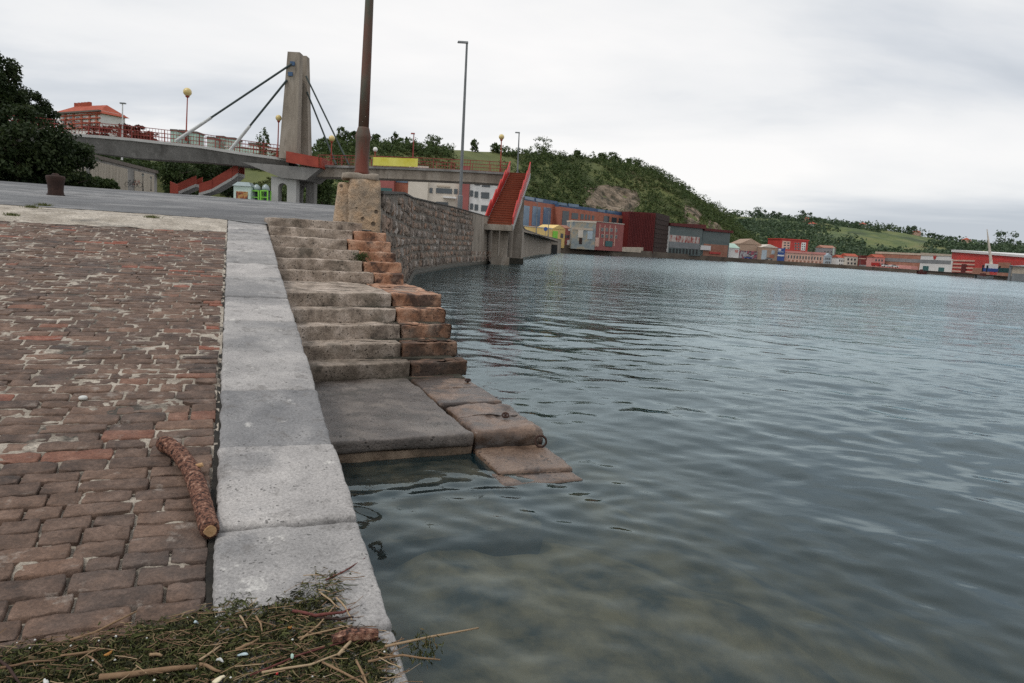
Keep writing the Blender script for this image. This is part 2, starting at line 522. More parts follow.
M_rooftile = mat('red roof tile', [(.3, (.31, .065, .036)), (.7, (.44, .115, .07))], scale=.6, bump=.2, bscale=4)
M_reddoor = paint('hall red', (.47, .05, .042), .6, var=.2, scale=.2, dirt=(.3, .06, .05))
M_grey = paint('grey cladding', (.22, .23, .235), .7, scale=.3)
M_teal = paint('teal door', (.04, .12, .12), .6)
M_beige = paint('beige sheet', (.5, .42, .33), .7, scale=.3)
M_palegreen = mat('pale green wall', [(.3, (.32, .47, .40)), (.7, (.46, .58, .51))], scale=.3, bump=0)
M_paleblue = paint('pale blue house', (.4, .47, .52), .8)
M_navy = paint('navy sign', (.035, .08, .26), .5, bump=0)
M_wine = mat('wine house', [(.3, (.12, .022, .022)), (.7, (.19, .04, .036))], scale=.4, bump=0)
M_green = paint('lime green frame', (.22, .58, .06), .4)
M_kioskw = paint('pale kiosk', (.55, .68, .6), .4)
M_poster = mat('poster print', [(.4, (.03, .02, .02)), (.5, (.35, .1, .04)), (.58, (.5, .34, .12)), (.66, (.2, .04, .03))], scale=2.2, bump=0, rough=.3)
M_dome = paint('grey dome', (.3, .36, .36), .2)
M_panel = mat('ribbed wall panel', [(.3, (.36, .32, .26)), (.7, (.48, .43, .36))], scale=.5, bump=.2, stretch=(3, 3, .3))
M_wallcap = paint('brown coping', (.13, .11, .095), .8)
M_frame = paint('pale window frame', (.45, .42, .38), .7)
M_hull = paint('dark boat hull', (.1, .035, .03), .5)
M_bitwhite = paint('white plastic', (.6, .6, .57), .5, dirt=(.25, .23, .18))
M_bitred = paint('red plastic', (.55, .03, .03), .4)
M_bityel = paint('orange leaf', (.38, .17, .035), .6)
M_bitblue = paint('pale blue film', (.42, .52, .55), .3)
M_bitcream = paint('cream foam', (.68, .6, .42), .6)

LEAF = lambda nm, a, b, c: mat(nm, [(.3, a), (.7, b)], scale=.6, bump=0, rough=.6, tint=.65, tint_stops=[(0, a), (.5, b), (1, c)], trans=.25, spec=.2)
M_leaf_dark = LEAF('dark laurel leaves', (.012, .022, .008), (.03, .048, .016), (.06, .078, .026))
M_leaf_mid = LEAF('mid green leaves', (.02, .036, .011), (.048, .075, .022), (.085, .11, .034))
M_leaf_olive = LEAF('olive leaves', (.055, .066, .022), (.115, .135, .045), (.18, .18, .07))
M_leaf_hill = LEAF('hill trees', (.034, .058, .02), (.082, .12, .04), (.15, .178, .065))
M_leaf_far = LEAF('far trees', (.045, .075, .045), (.08, .12, .066), (.12, .165, .08))
M_leaf_red = LEAF('russet shrub leaves', (.09, .02, .014), (.16, .042, .026), (.2, .08, .04))
M_trunk = mat('tree bark', [(.3, (.06, .045, .035)), (.7, (.14, .11, .085))], scale=5, bump=.5, bscale=15)
M_hillgrass = mat('hill grass', [(.3, (.04, .058, .02)), (.45, (.082, .10, .034)), (.6, (.13, .145, .048)), (.75, (.13, .112, .06))], scale=.02, detail=12, bump=.5, bscale=.5, bdist=.8)
M_fargrass = mat('far grass', [(.36, (.045, .066, .03)), (.47, (.08, .112, .038)), (.54, (.125, .15, .05)), (.64, (.16, .16, .07))], scale=.02, detail=10, bump=.3, bscale=.1, bdist=2)
M_rock = mat('quarried rock', [(.38, (.045, .042, .026)), (.49, (.15, .115, .08)), (.62, (.29, .225, .165))], scale=.2, detail=12, bump=1, bscale=.25, bdist=2.5)
M_bed = mat('muddy bed', [(.38, (.06, .05, .035)), (.48, (.26, .19, .12)), (.6, (.48, .36, .24))], scale=1.9, bump=.6, bscale=4, bdist=.06)
M_quayground = mat('quay paving', [(.3, (.22, .215, .205)), (.7, (.33, .32, .30))], scale=.1, bump=.1)

# ------------------------------------------------------------------ world, sun, camera
SUN_EL, SUN_AZ = math.radians(60), math.radians(238)     # azimuth clockwise from the view axis
w = bpy.data.worlds.new('World')
S.world = w
w.use_nodes = True
nt = w.node_tree
L = nt.links
bg = nt.nodes['Background']
sky = nd(nt, 'ShaderNodeTexSky', sky_type='NISHITA', sun_disc=False)
sky.sun_elevation = SUN_EL
sky.sun_rotation = SUN_AZ
tc = nd(nt, 'ShaderNodeTexCoord')
sep = nd(nt, 'ShaderNodeSeparateXYZ')
L.new(tc.outputs['Generated'], sep.inputs[0])
zz = nd(nt, 'ShaderNodeMath', operation='MAXIMUM'); zz.inputs[1].default_value = 0.0
L.new(sep.outputs[2], zz.inputs[0])
za = nd(nt, 'ShaderNodeMath', operation='ADD'); za.inputs[1].default_value = .16
L.new(zz.outputs[0], za.inputs[0])
dx = nd(nt, 'ShaderNodeMath', operation='DIVIDE'); dy = nd(nt, 'ShaderNodeMath', operation='DIVIDE')
L.new(sep.outputs[0], dx.inputs[0]); L.new(za.outputs[0], dx.inputs[1])
L.new(sep.outputs[1], dy.inputs[0]); L.new(za.outputs[0], dy.inputs[1])
cmb = nd(nt, 'ShaderNodeCombineXYZ')
L.new(dx.outputs[0], cmb.inputs[0]); L.new(dy.outputs[0], cmb.inputs[1])
mpc = nd(nt, 'ShaderNodeMapping')
mpc.inputs['Scale'].default_value = (.75, 1.1, 1)
mpc.inputs['Rotation'].default_value = (0, 0, .2)
mpc.inputs['Location'].default_value = (3.1, 1.7, 0)
L.new(cmb.outputs[0], mpc.inputs[0])
cn = nd(nt, 'ShaderNodeTexNoise')
cn.inputs['Scale'].default_value = .55; cn.inputs['Detail'].default_value = 7; cn.inputs['Roughness'].default_value = .5
cn.inputs['Distortion'].default_value = .35
L.new(mpc.outputs[0], cn.inputs['Vector'])
cr = ramp(nt, [(.33, (5.6, 6.1, 6.8)), (.43, (6.6, 6.95, 7.4)), (.51, (7.7, 7.85, 8.05)), (.62, (8.5, 8.5, 8.5))])
for e, c in zip(cr.color_ramp.elements, [(.54, .585, .645), (.72, .75, .79), (.91, .915, .92), (1.03, 1.015, 1.0)]):
    e.color = (*c, 1)
L.new(cn.outputs['Fac'], cr.inputs[0])
sc10 = nd(nt, 'ShaderNodeVectorMath', operation='SCALE'); sc10.inputs['Scale'].default_value = 10.0
L.new(cr.outputs[0], sc10.inputs[0])
mxs = nd(nt, 'ShaderNodeMix', data_type='RGBA'); mxs.inputs[0].default_value = .93
L.new(sky.outputs[0], mxs.inputs[6]); L.new(sc10.outputs[0], mxs.inputs[7])
L.new(mxs.outputs[2], bg.inputs[0])
bg.inputs[1].default_value = .1

sl = bpy.data.lights.new('sun', 'SUN')
sl.energy = 1.25
sl.angle = math.radians(11)
sl.color = (1, .96, .9)
so = bpy.data.objects.new('sun', sl)
C.objects.link(so)
sd = Vector((math.sin(SUN_AZ) * math.cos(SUN_EL), math.cos(SUN_AZ) * math.cos(SUN_EL), math.sin(SUN_EL)))
so.rotation_euler = sd.to_track_quat('Z', 'Y').to_euler()
so.location = (0, 0, 60)

cam = bpy.data.cameras.new('camera')
co = bpy.data.objects.new('camera', cam)
C.objects.link(co)
cam.sensor_width = 36
cam.sensor_fit = 'HORIZONTAL'
cam.lens = F / 1024 * 36
cam.clip_start = .05
cam.clip_end = 8000
S.camera = co
fw = Vector((0, math.cos(PITCH), -math.sin(PITCH)))
up0 = Vector((0, math.sin(PITCH), math.cos(PITCH)))
rt0 = Vector((1, 0, 0))
rt = rt0 * math.cos(ROLL) + up0 * math.sin(ROLL)
up = -rt0 * math.sin(ROLL) + up0 * math.cos(ROLL)
from mathutils import Matrix
mw = Matrix((rt, up, -fw)).transposed().to_4x4()
mw.translation = (0, 0, H)
co.matrix_world = mw
S.view_settings.view_transform = 'Standard'
S.view_settings.look = 'None'
S.view_settings.exposure = 0
S.view_settings.gamma = 1
S.render.engine = 'CYCLES'
S.cycles.use_denoising = False
S.cycles.sample_clamp_indirect = 3.0
S.cycles.blur_glossy = .5
S.cycles.max_bounces = 8
S.cycles.transparent_max_bounces = 8
S.cycles.caustics_reflective = False

# ------------------------------------------------------------------ water and bed
NR, NA = 1300, 800
rr_ = 1.2 * (1600 / 1.2) ** (np.arange(NR) / (NR - 1))
aa_ = np.radians(np.linspace(-62, 84, NA))
RRg, AAg = np.meshgrid(rr_, aa_, indexing='ij')
X = RRg * np.sin(AAg); Y = RRg * np.cos(AAg)
Z = np.zeros_like(X)
cell = RRg * max(math.log(1600 / 1.2) / NR, math.radians(146) / NA) * 1.0
for k in range(110):
    lam = .16 * (3.4 / .16) ** (k / 109.0) * RNG.uniform(.9, 1.1)
    ang = math.radians(RNG.normal(66, 48))
    kx, ky = math.cos(ang), math.sin(ang)
    amp = .0018 * lam ** .95 * (1.0 if lam < .9 else .55)
    # slow patches so that the ripples come and go
    pa = np.sin(X * .21 * math.cos(k) + Y * .16 * math.sin(k * 1.7) + k) * .5 + .6
    Z += amp * pa * np.clip((lam / cell - 3) / 4, 0, 1) * np.sin(2 * np.pi / lam * (kx * X + ky * Y) + RNG.uniform(0, 6.28))
# wash around the foot of the stairs
c0 = R(2.0, 5.2)
rad = np.hypot(X - c0[0], Y - c0[1])
Z += .006 * np.exp(-((rad) / 1.6) ** 2) * np.sin(X * 11 + 3 * np.sin(Y * 5)) * np.sin(Y * 13 + 2 * np.sin(X * 4))
wme = bpy.data.meshes.new('water')
idx = np.arange(NR * NA).reshape(NR, NA)
q4 = np.stack([idx[:-1, :-1], idx[:-1, 1:], idx[1:, 1:], idx[1:, :-1]], -1).reshape(-1, 4)
wme.vertices.add(NR * NA); wme.vertices.foreach_set('co', np.stack([X, Y, Z], -1).astype(np.float32).ravel())
wme.loops.add(q4.size); wme.loops.foreach_set('vertex_index', q4.ravel().astype(np.int32))
wme.polygons.add(len(q4)); wme.polygons.foreach_set('loop_start', np.arange(0, q4.size, 4, dtype=np.int32))
wme.polygons.foreach_set('use_smooth', np.ones(len(q4), bool))
wme.update(calc_edges=True)
mW = bpy.data.materials.new('river water')
mW.use_nodes = True
nt = mW.node_tree; L = nt.links
nt.nodes.remove(nt.nodes['Principled BSDF'])
out = nt.nodes['Material Output']
tc = nd(nt, 'ShaderNodeTexCoord')
mp = nd(nt, 'ShaderNodeMapping'); mp.inputs['Rotation'].default_value = (0, 0, math.radians(-28)); mp.inputs['Scale'].default_value = (.7, 1.2, 1)
L.new(tc.outputs['Object'], mp.inputs[0])
n1 = nd(nt, 'ShaderNodeTexNoise'); n1.inputs['Scale'].default_value = 3.0; n1.inputs['Detail'].default_value = 5; n1.inputs['Roughness'].default_value = .55; n1.inputs['Distortion'].default_value = .4
L.new(mp.outputs[0], n1.inputs['Vector'])
# wind patches: ripples stronger in some places
n2 = nd(nt, 'ShaderNodeTexNoise'); n2.inputs['Scale'].default_value = .09; n2.inputs['Detail'].default_value = 3
L.new(mp.outputs[0], n2.inputs['Vector'])
mr = nd(nt, 'ShaderNodeMapRange'); mr.inputs[1].default_value = .38; mr.inputs[2].default_value = .62; mr.inputs[3].default_value = .22; mr.inputs[4].default_value = .5
L.new(n2.outputs['Fac'], mr.inputs[0])
n3 = nd(nt, 'ShaderNodeTexNoise'); n3.inputs['Scale'].default_value = .95; n3.inputs['Detail'].default_value = 4; n3.inputs['Roughness'].default_value = .5; n3.inputs['Distortion'].default_value = .6
L.new(mp.outputs[0], n3.inputs['Vector'])
bp0 = nd(nt, 'ShaderNodeBump'); bp0.inputs['Distance'].default_value = .22
L.new(n3.outputs['Fac'], bp0.inputs['Height'])
bp = nd(nt, 'ShaderNodeBump'); bp.inputs['Distance'].default_value = .07
L.new(bp0.outputs[0], bp.inputs['Normal'])
L.new(mr.outputs[0], bp.inputs['Strength'])
L.new(n1.outputs['Fac'], bp.inputs['Height'])
ln_ = nd(nt, 'ShaderNodeVectorMath', operation='LENGTH')
L.new(tc.outputs['Object'], ln_.inputs[0])
mrr = nd(nt, 'ShaderNodeMapRange', interpolation_type='SMOOTHSTEP'); mrr.inputs[1].default_value = 8; mrr.inputs[2].default_value = 110; mrr.inputs[3].default_value = .02; mrr.inputs[4].default_value = .17
L.new(ln_.outputs['Value'], mrr.inputs[0])
mrb = nd(nt, 'ShaderNodeMapRange'); mrb.inputs[1].default_value = 4; mrb.inputs[2].default_value = 60; mrb.inputs[3].default_value = .12; mrb.inputs[4].default_value = 1.5
L.new(ln_.outputs['Value'], mrb.inputs[0])
mulb = nd(nt, 'ShaderNodeMath', operation='MULTIPLY')
mul0 = nd(nt, 'ShaderNodeMath', operation='MULTIPLY'); mul0.inputs[1].default_value = .8
L.new(mulb.outputs[0], mul0.inputs[0]); L.new(mul0.outputs[0], bp0.inputs['Strength'])
L.new(mr.outputs[0], mulb.inputs[0]); L.new(mrb.outputs[0], mulb.inputs[1]); L.new(mulb.outputs[0], bp.inputs['Strength'])
gl = nd(nt, 'ShaderNodeBsdfGlossy')
L.new(mrr.outputs[0], gl.inputs['Roughness'])
gl.inputs['Color'].default_value = (.77, .905, .955, 1)
L.new(bp.outputs[0], gl.inputs['Normal'])
rf = nd(nt, 'ShaderNodeBsdfTransparent')
rf.inputs['Color'].default_value = (.86, .93, .9, 1)
df = nd(nt, 'ShaderNodeBsdfDiffuse'); df.inputs['Color'].default_value = (.018, .044, .053, 1)
m1 = nd(nt, 'ShaderNodeMixShader'); m1.inputs[0].default_value = .3
L.new(rf.outputs[0], m1.inputs[1]); L.new(df.outputs[0], m1.inputs[2])
fr = nd(nt, 'ShaderNodeFresnel'); fr.inputs['IOR'].default_value = 1.33
L.new(bp.outputs[0], fr.inputs['Normal'])
m2 = nd(nt, 'ShaderNodeMixShader')
L.new(fr.outputs[0], m2.inputs[0]); L.new(m1.outputs[0], m2.inputs[1]); L.new(gl.outputs[0], m2.inputs[2])
L.new(m2.outputs[0], out.inputs['Surface'])
va = nd(nt, 'ShaderNodeVolumeAbsorption'); va.inputs['Color'].default_value = (.62, .6, .45, 1); va.inputs['Density'].default_value = 1.05
L.new(va.outputs[0], out.inputs['Volume'])
wme.materials.append(mW)
wt = bpy.data.objects.new('water', wme)
C.objects.link(wt)
tag(wt, 'grey green rippled river water between the slipway and the far shore', 'water', kind='structure')
# bed: shelf beside the kerb, falling away to deep mud
gx = np.concatenate([np.linspace(-30, -8, 8), np.linspace(-7, 14, 85), np.linspace(16, 60, 14), np.linspace(100, 1800, 10)])
gy = np.concatenate([np.linspace(-20, 0, 8), np.linspace(.25, 16, 64), np.linspace(18, 70, 14), np.linspace(100, 1800, 10)])
GX, GY = np.meshgrid(gx, gy, indexing='ij')
A_ = GX * CT + GY * ST; B_ = -GX * ST + GY * CT
dep = .34 + .05 * np.sin(A_ * 2.1 + B_) * np.cos(B_ * 1.7) + .04 * np.sin(A_ * 5 + 2 * B_) + .035 * np.sin(A_ * 11 + 3 * np.sin(B_ * 4)) * np.sin(B_ * 9 + 2 * np.sin(A_ * 6))
dep = dep + (3.4 * np.clip((A_ - 2.1 - .25 * np.sin(B_ * 2) - .12 * np.sin(B_ * 5.3)) / 13.0, 0, 1) ** 1.15) + .02 * np.maximum(A_ - 4, 0).clip(0, 60) + .3 * sst(-B_, -4.5, 0)
mb = MB(); mb.grid(np.stack([GX, GY, -dep], -1), flip=True)
bed = mb.build('seabed', M_bed, smooth=True)
tag(bed, 'brown muddy shelf under shallow water beside the kerb', 'seabed', kind='structure')

# ------------------------------------------------------------------ slipway: mortar bed + setts
A0, A1 = -.07, .655
BTOP = 15.3
mb = MB()
ga = np.concatenate([np.linspace(-16, -6, 40), np.linspace(-5.95, A0 - .004, 190)]); gb = np.concatenate([np.linspace(-5, 1.4, 20), np.linspace(1.45, BTOP + .4, 330)])


def mort(a, b):
    v = mnoise.noise(Vector((a * 2.3, b * 2.3, 5))) + .6 * mnoise.noise(Vector((a * 11, b * 11, 1)))
    low_ = .75 * float(1 - sst(b, 3.8, 6.0))
    return -.0052 - .026 * float(sst(v, .25 - low_, .6 - low_)) + .0022 * mnoise.noise(Vector((a * 4, b * 4, 9))) + .004 * mnoise.noise(Vector((a * 30, b * 30, 2)))


mb.grid([[R(a, b, zr(b) + mort(a, b)) for b in gb] for a in ga], flip=True)
slip = mb.build('slipway', M_mortar, smooth=True)
tag(slip, 'sloping slipway of worn brown setts with pale mortar joints', 'slipway', kind='structure')
# sett template: rounded top
tu = np.array([-1, -.985, -.94, -.5, 0, .5, .94, .985, 1])
TU, TV = np.meshgrid(tu, tu, indexing='ij')
idx = np.arange(81).reshape(9, 9)
tq = np.stack([idx[:-1, :-1], idx[1:, :-1], idx[1:, 1:], idx[:-1, 1:]], -1).reshape(-1, 4)
SF = []; SV = []; STt = []
nS = 0
b = -1.0
row = 0
while b < BTOP:
    hrow = random.choice([.125, .135, .14, .15, .16]) * random.uniform(.95, 1.05)
    a = A0 - random.uniform(.014, .034)
    while a > -13.5 and not (b < 1.5 and a < -3):
        ln = random.uniform(.17, .40)
        if random.random() < .12: ln = random.uniform(.13, .17)
        gap = random.uniform(.005, .02)
        ca, cb = a - ln / 2, b + hrow / 2
        hu, hv = ln / 2 - gap / 2, hrow / 2 - random.uniform(.003, .009)
        ex = max(np.abs(0), 0)
        rot = random.gauss(0, .018)
        # rounded outline (superellipse-like) and edge drop
        k = random.uniform(.01, .05)
        uu = TU * (1 - k * np.abs(TV) ** 6); vv = TV * (1 - 1.6 * k * np.abs(TU) ** 8)
        e = np.maximum(np.abs(TU) * 1.0, np.abs(TV))
        drop = np.where(e >= .999, .045, np.where(e > .96, .0045, np.where(e > .9, .0008, 0)))
        ph = random.uniform(0, 100)
        zz_ = random.gauss(0, .0022) - drop + .0035 * np.sin(TU * 2.3 + ph) * np.cos(TV * 1.9 + ph * 1.3) + random.gauss(0, .0025) * TU + random.gauss(0, .002) * TV
        ZJ = RNG.normal(0, .002, TU.shape)
        wob = RNG.normal(0, .0022, TU.shape) * (e > .9) + .006 * np.sin(TU * 5 + ph) * (np.abs(TV) > .9) * np.sign(TV)
        AA = ca + uu * hu - vv * hv * rot * 1.0
        BB = cb + vv * hv + uu * hu * rot + wob
        ZZ = zr(BB) + zz_ + ZJ
        SV.append(np.stack([AA * CT - BB * ST, AA * ST + BB * CT, ZZ], -1).reshape(-1, 3))
        SF.append(tq + nS); nS += 81
        t = min(1, max(0, random.gauss(.45, .22)))
        if random.random() < .03 + .03 * (b > 4): t = random.uniform(.88, 1)
        elif t > .86: t = .7
        STt.extend([t] * 64)
        a -= ln
    b += hrow
mb = MB(); mb.v = [np.vstack(SV)]; mb.f = [tuple(q) for q in np.vstack(SF).tolist()]; mb.t = STt; mb.n = nS
setts = mb.build('slipway_setts', M_sett, slip, smooth=True)
mb = MB()
mb.grid([[R(a, b, zr(b) - .008 + .01 * mnoise.noise(Vector((a * 20, b * 7, 0)))) for a in (A0 - .026 - .014 * mnoise.noise(Vector((b * 3, 1, 1))), A0 - .012, A0 + .02)] for b in np.linspace(-2, BTOP, 260)])
mb.build('joint_dirt', M_dirt, slip, smooth=True)

# kerb: big granite blocks along the open side
mb = MB()
bk = -2.2
i = 0
lens = [1.02, 1.0, 1.1, 1.05, 1.0, 1.1, 1.05, 1.12, 1.0, 1.05, 1.1, 1.0, 1.05, 1.0, 1.02, 1.05, 1.1, 1.0, 1.1]
bounds = [-2.2, -1.15, -.1, .95, 1.9, 2.85, 3.8, 4.84, 5.92, 6.94, 8.09, 9.22, 10.38, 11.4, 12.3, 13.3, 14.3, 15.35]
for i in range(len(bounds) - 1):
    b0, b1 = bounds[i], bounds[i + 1]
    cb = (b0 + b1) / 2; ln = b1 - b0 - random.uniform(.018, .032)
    lift = random.uniform(-.006, .02)
    tl = random.gauss(0, .008)
    dark = (i == 7)
    tint = .08 if dark else [.4, .4, .35, .42, .4, .42, .85, .08, .65, .35, .95, .4, 1.0, .3, .9, .4, .9][i]
    wA = A1 - A0

    def xf(x, y, z, cb=cb, lift=lift, tl=tl):
        aa = (A0 + A1) / 2 + x
        bb = cb + y
        return R(aa, bb, zr(bb) + .012 + lift + tl * y - .2 + z)
    rbox(mb, (wA + random.uniform(-.012, .006), ln, .4), .028, xf, n=(26, 34, 4), amp=.013, freq=5.0, seed=i, tint=tint)
rbox(mb, (A1 - A0 + .02, 1.9, .3), .03, lambda x, y, z: R((A0 + A1) / 2 + x, 16.26 + y, 2.1 + .062 * (.76 + y) - .15 + z), n=(14, 14, 3), amp=.01, freq=4, seed=40, tint=.25)
kerb = mb.build('kerb', M_kerb, smooth=True)
tag(kerb, 'pale granite kerb of long worn blocks along the slipway edge', 'kerb', kind='structure')
# wall below the kerb
mb = MB()
for i, (b0, b1) in enumerate(zip(np.arange(-2.2, 15.3, .9), np.arange(-1.3, 16.2, .9))):
    b1 = min(b1, 15.3)
    p = [R(A0 + .1, b0, -1.2), R(A1 - .03, b0, -1.2), R(A1 - .03, b1, -1.2), R(A0 + .1, b1, -1.2),
         R(A0 + .1, b0, zr(b0) - .3), R(A1 - .03, b0, zr(b0) - .3), R(A1 - .03, b1, zr(b1) - .3), R(A0 + .1, b1, zr(b1) - .3)]
    mb.hexa(p)
mb.build('kerb_footing', M_darkstone, kerb)

# ------------------------------------------------------------------ stairs beside the slipway
st = thing('stone_stairs', 'wide worn stone stairs descending beside the slipway into the water', 'stairs', R(1.7, 9.5, 0))


def ste(name, a0, a1, b0, b1, z, h, m, skew=0, seed=0, r=.03, n=(9, 5, 3), amp=.014, parent=None, taper=0.0):
    mb = MB()
    ca, cb = (a0 + a1) / 2, (b0 + b1) / 2

    def xf(x, y, zz):
        aa = ca + x + taper * y
        return R(aa, cb + y - skew * (ca + x - 1.0) * (1 if y < 0 else .3), z - h / 2 + zz)
    rbox(mb, (a1 - a0, b1 - b0, h), r, xf, n=n, amp=amp, freq=2.6, seed=seed)
    return mb.build(name, m, parent or st, smooth=True)


def core(a0, a1, b0, b1, z, zt0=-1.3):
    cm.hexa([R(a0, b0, zt0), R(a1 + .25, b0, zt0), R(a1 + .25, b1, zt0), R(a0, b1, zt0), R(a0, b0, z), R(a1, b0, z), R(a1, b1, z), R(a0, b1, z)])


cm = MB()
SK = -.06
# submerged and waterline slabs
M_ledge = mat('brown drowned ledge', [(.35, (.05, .037, .025)), (.5, (.15, .105, .07)), (.65, (.27, .2, .14))], scale=4, bump=.8, bscale=20, bdist=.02, rough=.5, detail=12, stain=[(3, .54, .64, (.06, .045, .03), .7)])
ste('step', .68, 2.17, 5.75, 6.9, -.05, .25, M_ledge, SK, 1, n=(24, 16, 3), amp=.022)
ste('step', .68, 2.3, 4.9, 5.9, -.16, .25, M_ledge, SK, 21, n=(24, 16, 3), amp=.03)
ste('step', 2.19, 2.93, 5.72, 6.75, .035, .11, M_wetred, 0, 2, n=(14, 14, 2), amp=.012, taper=.02)
ste('step', 2.13, 2.9, 5.36, 5.9, .003, .12, M_wetred, SK, 3, n=(12, 10, 2), amp=.016)
# platform
ste('platform', .68, 2.16, 6.31, 9.3, .2, .12, M_wetslab, SK, 4, r=.022, n=(40, 60, 5), amp=.017)
ste('platform', 2.19, 2.97, 7.62, 9.3, .195, .24, M_wetend, SK, 5, r=.03, n=(18, 26, 4), amp=.016, taper=.012)
ste('platform', 2.2, 2.95, 6.36, 7.58, .2, .24, M_wetend, SK, 6, r=.06, n=(26, 30, 8), amp=.034, taper=.01)
ste('riser_stone', .68, 2.17, 6.33, 7.0, .082, .3, M_ledge, SK, 7, r=.02, n=(26, 6, 4), amp=.022)
core(.66, 2.75, 6.5, 15.6, .0)
# lower flight, landing, upper flight: (nosing b, z, end a, joint a)
low = [(9.0, .39, 3.06, 2.22), (9.46, .58, 3.04, 2.2), (9.92, .77, 3.08, 2.28), (10.3, .96, 3.1, 2.3), (10.72, 1.15, 3.13, 2.3)]
upf = [(13.35, 1.34, 3.02, 2.45), (13.68, 1.53, 3.02, 2.3), (14.0, 1.72, 3.0, 2.28), (14.3, 1.91, 2.96, 2.1), (14.62, 2.09, 2.9, 2.25), (15.0, 2.26, 2.5, 2.5)]
allst = low + upf
for i, (b0, z, ae, aj) in enumerate(allst):
    b1 = allst[i + 1][0] + .2 if i + 1 < len(allst) else 16.9
    big = (i == 4)
    nm = 'landing' if big else 'step'
    sk_ = -.22 if i < 5 else -.03
    ste(nm, .68, aj - .015, b0, b1, z, .21, M_step, sk_, 10 + i, r=.013, n=(50, 30 if big else 9, 7), amp=.021)
    if ae > aj + .1:
        ste('end_stone', aj + .015, ae, b0 - random.uniform(-.02, .03), b1, z - random.uniform(0, .015), .21, M_stepred, sk_, 30 + i, r=.018, n=(26, 30 if big else 9, 7), amp=.027)
    core(.67, ae - .12, b0 + .14, b1, z - .19)
cm.build('foundation', M_darkstone, st)
# mooring rings on the platform


def ring(a, b, z, r, tilt):
    P = R(a, b, z)
    mb = MB()
    pts = []
    for k in range(15):
        an = 2 * math.pi * k / 14
        pts.append((P[0] + r * math.cos(an), P[1] + r * math.sin(an) * math.cos(tilt), P[2] + r * math.sin(an) * math.sin(tilt)))
    mb.tube(pts, .011, 6, caps=False)
    mb.lathe((P[0], P[1], P[2] - .03), [(.012, 0), (.014, .04), (.006, .05)], 8)
    mb.build('mooring_ring', M_rust, st, smooth=True)


ring(2.7, 6.95, .225, .032, .6)
ring(2.86, 6.36, .10, .055, 1.35)
ring(2.9, 8.9, .215, .035, .2)
# weeds growing in the joint of the upper steps
mb = MB()
Pw = R(2.3, 13.98, 1.55)
for k in range(240):
    p = Pw + RNG.normal(0, 1, 3) * np.array([.07, .06, .05]) + np.array([0, 0, .05])
    d = RNG.normal(0, 1, 3); d /= np.linalg.norm(d); e = np.cross(d, RNG.normal(0, 1, 3)); e /= np.linalg.norm(e)
    mb.quad(p, p + d * .04 + e * .008, p + d * .06, p + d * .04 - e * .008, RNG.random())
tg = mb.build('weed_tuft', M_leaf_mid)
tag(tg, 'small green weed tuft growing in the joint of the upper steps', 'weed')

# ------------------------------------------------------------------ plaza (asphalt) and gravel strip
WALL = [(-3.1, 16.3, 2.95), (-4.45, 28, 3.68), (-6.0, 41, 4.25), (-5.2, 57, 4.62), (-2.7, 76, 4.62)]


def wall_x(y):
    return np.interp(y, [p[1] for p in WALL] + [100], [p[0] for p in WALL] + [1.0])


def zplaza(X, Y):
    bb = -X * ST + Y * CT
    t = np.maximum(bb - 15.5, 0)
    z = 2.1 + .062 * t - (.062 - .022) * np.where(t > 16, (t - 16) ** 2 / (2 * 14) * (t < 30) + (t >= 30) * (7 + (t - 30)), 0)
    return z


mb = MB()
rows = []
for s in np.concatenate([np.linspace(0, .3, 30), np.linspace(.31, 1, 30)]):
    rw = []
    for q in np.linspace(0, 1, 70):
        # front edge runs along b = 15.6 from a=-16 to the stair head, back edge along Y=95
        a = -16 + q * (2.75 + 16)
        f = R(a, 15.75 + (1.15 + .45 * mnoise.noise(Vector((a * .6, 2, 2))) + .2 * mnoise.noise(Vector((a * 2.2, 2, 7)))) * float(1 - sst(a, -.4, .5)), 0)
        yb = 95
        xr = wall_x(f[1] + s * (yb - f[1]))
        back_x = -75 + q * 76
        y = f[1] + s * (yb - f[1])
        x = f[0] * (1 - s) + back_x * s
        lim = float(xr) - .12
        if q > .999 and y > 16.5: x = lim
        x = min(x, lim) if y > 16.5 else x
        rw.append((x, y, float(zplaza(np.array(x), np.array(y))) + .012))
    rows.append(rw)
mb.grid(rows)
pz = mb.build('asphalt_plaza', M_asphalt, smooth=True)
tag(pz, 'grey patched asphalt quay rising behind the slipway', 'plaza', kind='structure')
mb = MB()
gvr = []
for a in np.linspace(-16, A0 - .012, 110):
    col = []
    for b in np.linspace(14.35 + .06 * max(a, -10), 17.9, 18):
        bb = b + (.22 * mnoise.noise(Vector((a * 1.3, 4, 1))) + .1 * mnoise.noise(Vector((a * 4, 4, 1))) if b < 14.6 else 0)
        P = R(a, bb)
        z = zr(min(bb, 15.4)) + (.012 if b > 14.4 else .004) if bb < 15.5 else float(zplaza(P[0], P[1])) + .004
        P[2] = z + .012 * mnoise.noise(Vector((a * 4, b * 4, 1)))
        col.append(P)
    gvr.append(col)
mb.grid(gvr, flip=True)
gv = mb.build('gravel_strip', M_gravel)
tag(gv, 'pale gravelly strip between the setts and the asphalt', 'gravel strip', kind='structure')
